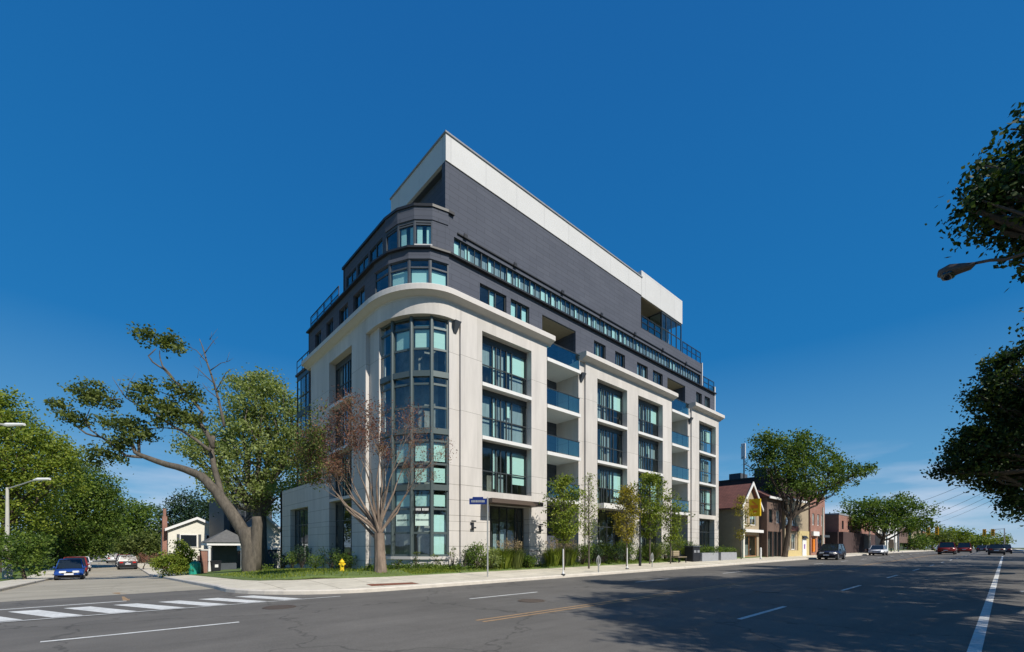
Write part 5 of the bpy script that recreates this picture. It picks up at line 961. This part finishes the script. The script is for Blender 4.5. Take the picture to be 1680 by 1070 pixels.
for i, x in enumerate((6.15, 7.0)):
    lb = ('left black wheelie bin in front of the porch', 'right black wheelie bin in front of the porch')[i]
    T = thing('wheelie_bin', lb, 'bin', (x, 41.4, g(0, 41.4)), group='black bins by the porch'); z = g(0, 41.4) + .15; x -= .9
    s = MB(); s.add([(x, 41.1, z), (x + .5, 41.1, z), (x + .5, 41.6, z), (x, 41.6, z), (x - .06, 41.0, z + 1.0), (x + .56, 41.0, z + 1.0), (x + .56, 41.7, z + 1.0), (x - .06, 41.7, z + 1.0)], [(3,2,1,0), (4,5,6,7), (0,1,5,4), (1,2,6,5), (2,3,7,6), (3,0,4,7)]); s.build('body', M['bin'], T)
    s = MB(); s.box(x - .1, x + .6, 40.95, 41.75, z + 1.003, z + 1.09); s.build('lid', M['bin'], T, bevel=.03); s = MB(); s.box(x + .14, x + .36, 41.02, 41.034, z + .58, z + .85); s.build('sticker', M['whitep'], T)
T = thing('utility_box', 'teal green rounded box between the yellow green shrub and the brick pillar', 'utility box', (4.9, 38.2, g(0, 38.2)))
p = at(320, 945, 33); s = MB(); z = g(p.x, p.y) + .1; s.lathe((p.x, p.y, z), [(.36, 0), (.38, .7), (.34, .95), (.18, 1.1)], 10); s.build('body', M['teal'], T); s = MB(); s.lathe((p.x, p.y, z), [(.1, 1.1), (.08, 1.2)], 8); s.build('vent', M['darkgrey'], T)
p = at(334, 944, 34); T = thing('brick_pillar', 'red brick gate pillar right of the teal box', 'pillar', (p.x, p.y, g(p.x, p.y))); z = g(p.x, p.y); s = MB(); s.box(p.x - .22, p.x + .22, p.y - .22, p.y + .22, z, z + 2.0); s.build('shaft', M['redbrick'], T); s = MB(); s.box(p.x - .28, p.x + .28, p.y - .28, p.y + .28, z + 2.0, z + 2.1); s.build('cap', M['stone2'], T)

# ------------------------------------------------------------------ street furniture
T = thing('fire_hydrant', 'yellow fire hydrant on the corner lawn left of the half bare tree', 'hydrant', tuple(at(561, 943, 21.5)))
z = lz(*at(561, 943, 21.5)[:2]); x, y = at(561, 943, 21.5)[:2]; T.location = (x, y, z)
s = MB(); s.lathe((x, y, z), [(.17, 0), (.17, .05), (.12, .06), (.12, .5), (.15, .51), (.15, .56), (.12, .6), (.07, .68), (.03, .7), (.03, .75)], 14); s.build('body', M['hyd'], T, smooth=False)
s = MB(); s.tube([(x - .2, y, z + .42), (x + .2, y, z + .42)], .055, 10); s.tube([(x, y - .22, z + .40), (x, y, z + .40)], .07, 10); s.build('nozzles', M['hyd'], T); T.scale = (.8, .8, .8)
x, y = 12.9, 15.75; z = swz(x, y); px0 = None
p = at(800, 955, 20.6); x, y = p.x, p.y; z = swz(x, y)
T = thing('street_name_sign', 'navy street name sign on a thin pole in front of the entrance', 'street sign', (x, y, z))
top = at(800, 818, 20.6).z
s = MB(); s.tube([(x, y, z - .1), (x, y, top + .05)], .035, 8); s.build('pole', M['pole'], T)
dx, dy = at(770, 818, 20.6).x - x, at(770, 818, 20.6).y - y; Ld = math.hypot(dx, dy); u = (dx / Ld, dy / Ld); n = (u[1], -u[0]); n = n if n[0]*x + n[1]*y < 0 else (-n[0], -n[1])
s = MB(); s.obox((x, y), u, n, .04, Ld, -.02, .02, top - .27, top); sb = s.build('sign_plate', M['bsign'], T)
s = MB(); s.obox((x, y), u, n, .2, Ld - .15, -.01, .024, top + .002, top + .07); s.build('sign_crest', M['bsign'], T)
s = MB(); xx = .14; rr = random.Random(2)
while xx < Ld - .14: w_ = rr.uniform(.035, .06); s.obox((x, y), u, n, xx, xx + w_, .021, .026, top - .18, top - .08); xx += w_ + .02
s.build('lettering', M['pole'], sb)
s = MB(); s.obox((x, y), (-n[0], -n[1]), u, .04, .8, -.02, .02, top - .56, top - .30); s.build('sign_plate', M['bsign'], T)
# thin sapling stakes / bollards on the sidewalk
for px, k, lb in ((924, 22.5, 'thin pale marker post on the sidewalk in front of the dense young tree'), (1029, 27.5, 'thin pale marker post on the sidewalk in front of the yellow leaved tree')):
    p = at(px, 955, k); z = swz(p.x, p.y); T = thing('marker_post', lb, 'post', (p.x, p.y, z)); s = MB(); s.lathe((p.x, p.y, z), [(.07, 0), (.06, .12), (.03, .16), (.028, 1.25), (.02, 1.3)], 8); s.build('post', M['whitep'], T); s = MB(); s.lathe((p.x, p.y, z), [(.11, 0.0), (.11, .05)], 10); s.build('foot', M['rail'], T)
for px, k, lb in ((982, 24.5, 'post and ring bicycle stand left of the yellow leaved young tree'), (1070, 30, 'post and ring bicycle stand in front of the wooden door')):
    p = at(px, 950, k); z = swz(p.x, p.y); T = thing('bicycle_stand', lb, 'bicycle stand', (p.x, p.y, z), group='post and ring bicycle stands')
    s = MB(); s.tube([(p.x, p.y, z), (p.x, p.y, z + .95)], .035, 8); s.build('post', M['pole'], T)
    s = MB(); s.tube([(p.x + .2*math.cos(q), p.y - .2*math.sin(q)*.9, z + .62 + .24*math.sin(q*1.0)) if False else (p.x + .16*math.cos(q), p.y, z + .62 + .26*math.sin(q)) for q in [2*math.pi*i/16 for i in range(17)]], .025, 6); s.build('ring', M['pole'], T)
# decorative lamp on the sidewalk
p = at(1050, 930, 30.5); x, y = p.x, p.y; z = swz(x, y)
T = thing('decorative_street_lamp', 'black street lamp with drooping bell lantern among the young trees', 'street lamp', (x, y, z))
tz = at(1050, 806, 30.5).z; s = MB(); s.tube([(x, y, z), (x, y, z + .9)], .09, 10); s.tube([(x, y, z + .8), (x, y, tz - .3)], .05, 8); s.build('pole', M['black'], T)
q_ = at(1040, 806, 30.5); dxy = Vector((q_.x - x, q_.y - y, 0)); 
s = MB(); s.tube([Vector((x, y, tz - .5)), Vector((x, y, tz - .1)) + dxy*.05, Vector((x, y, tz + .05)) + dxy*.5, Vector((x, y, tz - .05)) + dxy, Vector((x, y, tz - .9)) + dxy], .03, 6); s.build('arm', M['black'], T)
cx_, cy_2 = x + dxy.x, y + dxy.y; s = MB(); s.lathe((cx_, cy_2, tz - 1.55), [(.10, 0), (.46, .12), (.40, .3), (.2, .48), (.1, .66)], 14); s.build('lantern', M['black'], T)
# planters, bench, bin near the end of the building
for i, (px0, px1) in enumerate(((1152, 1180), (1183, 1210))):
    k = 41 + 3*i; a = at(px0, 915, k); b_ = at(px1, 915, k); y0 = 17.3; xa = a.x / a.y * y0; xb = b_.x / b_.y * y0; z = swz(xa, y0)
    T = thing('concrete_planter', ('long grey concrete planter under the last window bay', 'grey concrete planter beside the gabled shop house')[i], 'planter', (xa, y0, z)); s = MB(); s.box(xa, xb - .15, y0, y0 + .9, z - .05, z + .72); s.build('box', M['planter'], T, bevel=.02)
    mb = MB(); rr = random.Random(i); [leaves(mb, Vector((rr.uniform(xa + .1, xb - .3), y0 + rr.uniform(.1, .8), z + .9 + rr.uniform(-.1, .25))), 30, .16, .1, rr) for _ in range(40)]; mb.build('plants', M['lg'], T)
p = at(1120, 925, 36); x = p.x / p.y * 17.2; y = 17.2; z = swz(x, y); T = thing('bench', 'pale wooden slatted bench by the second balcony stack', 'bench', (x, y, z))
s = MB(); [s.box(x - .7, x + .7, y + i*.13, y + i*.13 + .1, z + .43, z + .47) for i in range(4)]; s.build('seat', M['tan'], T)
s = MB(); [s.box(x - .7, x + .7, y + .56, y + .6, z + .55 + i*.14, z + .66 + i*.14) for i in range(3)]; s.build('backrest', M['tan'], T)
for xx in (x - .6, x + .55): s = MB(); s.box(xx, xx + .06, y, y + .06, z, z + .42); s.box(xx, xx + .06, y + .5, y + .555, z, z + .95); s.box(xx, xx + .06, y + .06, y + .5, z + .37, z + .425); s.build('leg', M['black'], T)
p = at(1143, 918, 38); x = p.x / p.y * 17.4; y = 17.4; z = swz(x, y)
T = thing('waste_bin', 'black twin lidded waste bin between the bench and the planter', 'waste bin', (x, y, z)); s = MB(); s.box(x - .65, x + .65, y, y + .75, z, z + 1.2); s.build('body', M['bin'], T, bevel=.04); s = MB(); s.box(x - .7, x + .7, y - .05, y + .8, z + 1.202, z + 1.33); s.build('lid', M['darkgrey'], T, bevel=.03)
s = MB(); s.box(x - .5, x - .1, y - .02, y - .002, z + .75, z + .95); s.box(x + .1, x + .5, y - .02, y - .002, z + .75, z + .95); s.build('flap', M['grey'], T)
for px, k, h, lb in ((1248, 50, 1.1, 'short white bollard in front of the dark storefront'),):
    p = at(px, 912, k); x = p.x / p.y * 16.6; y = 16.6; z = swz(x, y); T = thing('bollard', lb, 'bollard', (x, y, z)); s = MB(); s.lathe((x, y, z), [(.09, 0), (.09, h), (.05, h + .06)], 10); s.build('post', M['whitep'], T); s = MB(); s.lathe((x, y, z), [(.14, 0), (.14, .03)], 10); s.build('foot', M['rail'], T)
# white painted utility pole and wires
def pole(name, label, x, y, h, r0, m, cat='utility pole', arm=True, group=None):
    z = g(x, y) + .15; T = thing(name, label, cat, (x, y, z), group=group); s = MB(); s.tube([(x, y, z - .2), (x, y, z + h)], [r0, r0 * .6], 10); s.build('pole', M[m], T)
    if arm: s = MB(); s.box(x - .06, x + .06, y - 1.1, y + 1.1, z + h - .7, z + h - .56); s.build('crossarm', M[m], T)
    return T, z + h
# side-street lamps
T = thing('side_street_lamp', 'pale concrete street lamp with angled arm beside the left verge', 'street lamp', tuple(gp(12, 950, 36)))
b_ = gp(12, 950, 36); tp_ = at(14, 800, 36); s = MB(); s.tube([b_ - Vector((0, 0, .2)), b_ + Vector((0, 0, 2.4))], [.30, .26], 10); s.tube([b_ + Vector((0, 0, 2.3)), Vector((b_.x, b_.y, tp_.z))], [.15, .09], 8); s.build('pole', M['polew'], T)
s = MB(); s.tube([Vector((b_.x, b_.y, tp_.z - .1)), at(35, 795, 36), at(58, 787, 36)], .05, 6); s.build('arm', M['pole'], T)
s = MB(); s.tube([at(55, 788, 36), at(62, 786.5, 36), at(82, 786, 36)], [.06, .13, .10], 8); s.build('lamp_head', M['whitep'], T)
T = thing('tall_street_lamp', 'tall street lamp whose flat head reaches in from the left edge above the trees', 'street lamp', (-5.6, 32.4, g(0, 32.4)))
s = MB(); s.tube([(-5.6, 32.4, g(0, 32.4)), (-5.6, 32.4, 7.3)], [.14, .08], 8); s.build('pole', M['polew'], T); s = MB(); a = at(8, 697, 22); s.tube([(-5.6, 32.4, 7.2), (-4.9, 32.4, 7.5), a], .05, 6); s.build('arm', M['pole'], T)
s = MB(); s.tube([at(5, 697.5, 22), at(12, 697, 22), at(40, 696.5, 22)], [.05, .10, .07], 8); s.build('lamp_head', M['whitep'], T)
# right lamp over the road
T = thing('cobra_street_lamp', 'dark cobra head street lamp on a curved arm against the sky at the upper right', 'street lamp', (15.6, -3.6, .2))
hz = at(1570, 442, 11).z
a0 = at(1650, 426, 10.3); s = MB(); s.tube([(15.6, -3.6, 0), (15.6, -3.6, 8.2)], [.14, .09], 10); s.build('pole', M['pole'], T)
s = MB(); s.tube([(15.6, -3.6, 8.0), (15.6, -3.0, 8.3), (15.6, -1.6, a0.z + .12), a0, at(1625, 427, 10.5), at(1600, 432, 10.8), at(1594, 434, 10.9)], .035, 8); s.build('arm', M['head'], T)
s = MB(); P0, P1, P2, P3, P4 = at(1600, 432, 10.75), at(1592, 437, 10.85), at(1574, 441, 11.0), at(1556, 446, 11.15), at(1540, 449, 11.3)
s.tube([P0, P1, P2, P3, P4], [.035, .085, .12, .17, .09], 12); s.build('lamp_head', M['head'], T, smooth=True)
s = MB(); c_ = at(1556, 450, 11.15); s.lathe((c_.x, c_.y, c_.z - .14), [(.03, 0), (.11, .03), (.15, .10), (.155, .16)], 14); s.build('lens', M['carglass'], T, smooth=True)
# traffic signals over the far intersection
def signal(px, py, k, lb, px_arm):
    p = at(px, py, k); T = thing('traffic_signal', lb, 'traffic light', (p.x, p.y, p.z), group='traffic signals over the far intersection')
    for d_ in (-.45, .85):
        s = MB(); x, y = p.x, p.y + d_; s.box(x - .18, x + .18, y - .28, y + .28, p.z - .8, p.z + .8); h = s.build('housing', M['sigy'], T, bevel=.03)
        for j, c_ in enumerate(('red', 'black', 'black')): s = MB(); s.lathe((0, 0, 0), [(.12, 0), (.12, .02)], 12); s.v = [(x - .182 - v[2], y + v[0], p.z + .4 - j*.4 + v[1]) for v in s.v]; s.build('light', M[c_], h)
    e = at(px_arm, py - 6, k + 1); b0 = Vector((p.x, e.y, g(p.x, 0)))
    s = MB(); s.tube([b0, Vector((p.x, e.y, p.z + .9))], [.14, .09], 8); s.tube([Vector((p.x, e.y, p.z + .8)), Vector((p.x, p.y - .8, p.z + .72))], .06, 6); s.build('mast_arm', M['pole'], T)
signal(1532, 871, 92, 'yellow traffic signal pair on a mast arm right of the second street tree', 1468)
signal(1624, 874, 100, 'small orange traffic signal near the right edge trees', 1648)
# utility poles and overhead wires
PP = []
for i, (x, y, lb) in enumerate(((70, 16.2, 'pinkish utility pole beside the red brick building'), (100, 16.2, 'grey utility pole under the second street tree'), (125, 16.0, 'far grey utility pole on the left of the street'))):
    pole('utility_pole', lb, x, y, 9.4 if i else 6.4, .16, 'polew', arm=i > 0, group='poles along the far sidewalk')
for i, x in enumerate((60, 92, 124, 160)): pole('utility_pole', ('near side utility pole behind the third dark maple', 'near side utility pole next to the parked dark cars', 'near side far utility pole', 'farthest near side utility pole')[i], x, -5.0, 10.5, .15, 'barkd', group='poles along the near sidewalk')
for i in range(10):
    y0 = -6 + .4 * (i % 3); z0 = 10.4 - .35 * (i % 3) - .45 * (i // 3); pts = []
    a = Vector((40, y0, z0)); b_ = Vector((110 + 8*i, 16.0, z0 - .8)) if i % 2 else Vector((200, -5.0 + .3*i, z0))
    for j in range(15): t = j / 14; q = a.lerp(b_, t); q.z -= 1.1 * 4 * t * (1 - t); pts.append(q)
    s = MB(); s.tube(pts, .022, 3); tag(s.build('overhead_wire', M['black']), 'thin overhead wires crossing the sky above the far street', 'wire', group='overhead wires')
# sign panels near the second street tree
for i, (px, k, w_, h, m, lb) in enumerate(((1443, 84, 1.3, 3.6, 'whitep', 'white tall panel sign on the far sidewalk'), (1423, 82, .9, 3.2, 'grey', 'grey slim panel sign left of the white panel'), (1462, 92, .8, 2.6, 'tan', 'tan small board on the far sidewalk'))):
    p = at(px, 905, k); z = g(p.x, p.y) + .15; T = thing('panel_sign', lb, 'sign', (p.x, p.y, z)); s = MB(); s.box(p.x - .06, p.x + .06, p.y - w_/2, p.y + w_/2, z + .8, z + h); s.build('board', M[m], T); s = MB(); s.box(p.x - .05, p.x + .05, p.y - .1, p.y + .1, z, z + .8); s.build('post', M['rail'], T)

# ------------------------------------------------------------------ cars
def car(name, label, x, y, heading, paint_, kind='sedan', group=None, h=1.45, L_=4.5, W=1.8):
    T = thing(name, label, 'car' if kind != 'pickup' else 'pickup', (x, y, g(x, y)), heading, group)
    if kind == 'sedan': low = [(-2.2, .35), (-2.25, .62), (-2.2, .88), (-1.4, .95), (.95, .93), (1.9, .80), (2.2, .66), (2.25, .38)]; cab = [(-1.65, .94), (-1.0, h), (.35, h), (1.15, .93)]
    elif kind == 'suv': low = [(-2.2, .38), (-2.25, .7), (-2.2, 1.02), (1.0, 1.0), (1.95, .92), (2.2, .74), (2.25, .4)]; cab = [(-2.15, 1.02), (-1.9, h), (.3, h), (1.15, 1.0)]
    else: low = [(-2.7, .5), (-2.75, .8), (-2.7, 1.12), (.9, 1.1), (2.3, 1.05), (2.55, .85), (2.6, .5)]; cab = [(-.9, 1.1), (-.7, h), (.5, h), (1.25, 1.1)]
    hw = W / 2; s = MB(); s.extr(low, None, -hw, hw); s.build('body', M[paint_], T, local=True, bevel=.06, smooth=True)
    s = MB(); n = len(cab); zt = cab[1][1]
    vs = [(x_, -(hw - (.05 if z_ < zt else .20)), z_) for x_, z_ in cab] + [(x_, (hw - (.05 if z_ < zt else .20)), z_) for x_, z_ in cab]
    s.add(vs, [(3,2,1,0), (4,5,6,7), (0,1,5,4), (1,2,6,5), (2,3,7,6), (3,0,4,7)]); s.build('windows', M['carglass'], T, local=True)
    s = MB(); s.box(cab[1][0] - .03, cab[2][0] + .03, -hw + .19, hw - .19, zt - .02, zt + .04); s.build('roof', M[paint_], T, local=True, bevel=.02)
    s = MB()
    for sy in (-1, 1):
        for (i0, i1) in ((0, 1), (3, 2)):
            a = Vector((cab[i0][0], sy * (hw - .045), cab[i0][1])); b_ = Vector((cab[i1][0], sy * (hw - .195), cab[i1][1])); s.tube([a, b_], .035, 4)
        xm = (cab[1][0] + cab[2][0]) / 2; s.tube([(xm, sy * (hw - .045), cab[0][1]), (xm, sy * (hw - .195), zt)], .03, 4)
    s.build('pillars', M[paint_], T, local=True)
    wx = 1.38 if kind != 'pickup' else 1.7; wr = .33 if kind == 'sedan' else .38
    for sx in (-1, 1):
        for sy in (-1, 1):
            s = MB(); s.tube([(sx*wx, sy*(hw - .2), wr), (sx*wx, sy*(hw + .015), wr)], wr, 18); w_ = s.build('wheel', M['tyre'], T, local=True)
            s = MB(); s.tube([(sx*wx, sy*(hw + .0), wr), (sx*wx, sy*(hw + .03), wr)], wr*.62, 12); s.build('rim', M['rim'], w_, local=True)
    xf = low[-2][0]; zf = low[-2][1] + .04; xr = low[1][0]
    for sy in (-1, 1):
        s = MB(); s.box(xf - .12, xf + .045, sy*(hw - .45) - .17, sy*(hw - .45) + .24 * (1) - .02, zf - .10, zf + .06); s.build('headlight', M['lamp'], T, local=True, bevel=.02)
        s = MB(); s.box(xr - .02, xr + .1, sy*(hw - .3) - .16, sy*(hw - .3) + .16, low[1][1] + .08, low[1][1] + .26); s.build('tail_light', M['red'], T, local=True, bevel=.02)
        s = MB(); s.box(cab[3][0] - .35, cab[3][0] - .15, sy*(hw + .08) - .09, sy*(hw + .08) + .09, cab[3][1] + .02, cab[3][1] + .16); s.build('mirror', M[paint_], T, local=True, bevel=.02)
    s = MB(); s.box(xf - .05, xf + .035, -.42, .42, zf - .14, zf - .0); s.box(xf - .05, xf + .03, -.6, .6, .30, .44); s.build('grille', M['black'], T, local=True)
    for xx in (xf + .05, xr - .03): s = MB(); s.box(xx - .012, xx + .012, -.26, .26, .46 if xx > 0 else .62, .58 if xx > 0 else .74); s.build('licence_plate', M['plate'], T, local=True)
    s = MB(); s.box(low[0][0] + .02, low[-1][0] - .02, -hw + .06, hw - .06, .2, .4); s.build('sill', M['black'], T, local=True)
    return T
PI = math.pi
car('parked_car', 'blue hatchback facing the camera, parked at the left kerb of the side street', -2.1, 50.5, -PI/2, 'blue', 'sedan', h=1.6, L_=3.9, W=1.62)
car('parked_car', 'dark red parked car behind the blue hatchback', -2.2, 60, -PI/2, 'redc', 'suv', h=1.75)
for i, (x, y, c_, k_, lb) in enumerate(((-2.2, 71, 'silver', 'suv', 'pale car third in the left kerb row of the side street'), (2.0, 74, 'greyc', 'suv', 'charcoal car parked at the right kerb far down the side street'), (2.0, 81, 'silver', 'sedan', 'silver car behind the charcoal one on the side street'), (2.0, 90, 'redc', 'sedan', 'red brown car far back at the right kerb of the side street'), (1.0, 104, 'silver', 'suv', 'white car at the far end of the side street'))):
    car('parked_car', lb, x, y, -PI/2 if i == 0 else PI/2, c_, k_, 'cars far down the side street', h=1.6)
car('oncoming_car', 'dark navy hatchback driving toward the camera in the far kerb lane', 59.6, 13.0, PI, 'navy', 'suv', h=1.7)
car('oncoming_car', 'white car approaching below the second street tree', 88.0, 13.2, PI, 'silver', 'sedan', h=1.55)
car('pickup_truck', 'dark red pickup seen from behind, nearest of the cars driving away', 104.0, 6.6, 0, 'redc', 'pickup', h=2.0, W=2.0)
car('departing_car', 'dark red van like car right of the pickup', 128.0, 5.6, 0, 'redc', 'suv', h=2.0, W=1.95)
for i, (x, y, c_, lb) in enumerate(((104, 1.0, 'greyc', 'charcoal car nearest the right edge of the street'), (118, .2, 'navy', 'second dark parked car near the right edge'), (150, 2.2, 'silver', 'small silver far car at the right'), (160, 4.0, 'navy', 'distant dark car in the middle of the street'), (150, 10.5, 'silver', 'distant pale oncoming car'))):
    car('distant_car', lb, x, y, 0 if i != 4 else PI, c_, 'suv' if i % 2 == 0 else 'sedan', 'distant cars on the main street', h=1.6)
# construction barricade near the red parked car
p = gp(124, 938, 46); T = thing('barricade', 'orange and white barricade right behind the blue hatchback', 'barricade', tuple(p))
s = MB(); s.box(p.x - .45, p.x + .45, p.y - .03, p.y + .03, p.z + .75, p.z + 1.0); s.box(p.x - .45, p.x + .45, p.y - .03, p.y + .03, p.z + .35, p.z + .55); s.build('board', M['orange'], T)
s = MB(); [s.box(p.x + d_ - .04, p.x + d_ + .04, p.y + .031, p.y + .08, p.z, p.z + 1.05) for d_ in (-.4, .4)]; s.build('legs', M['whitep'], T)
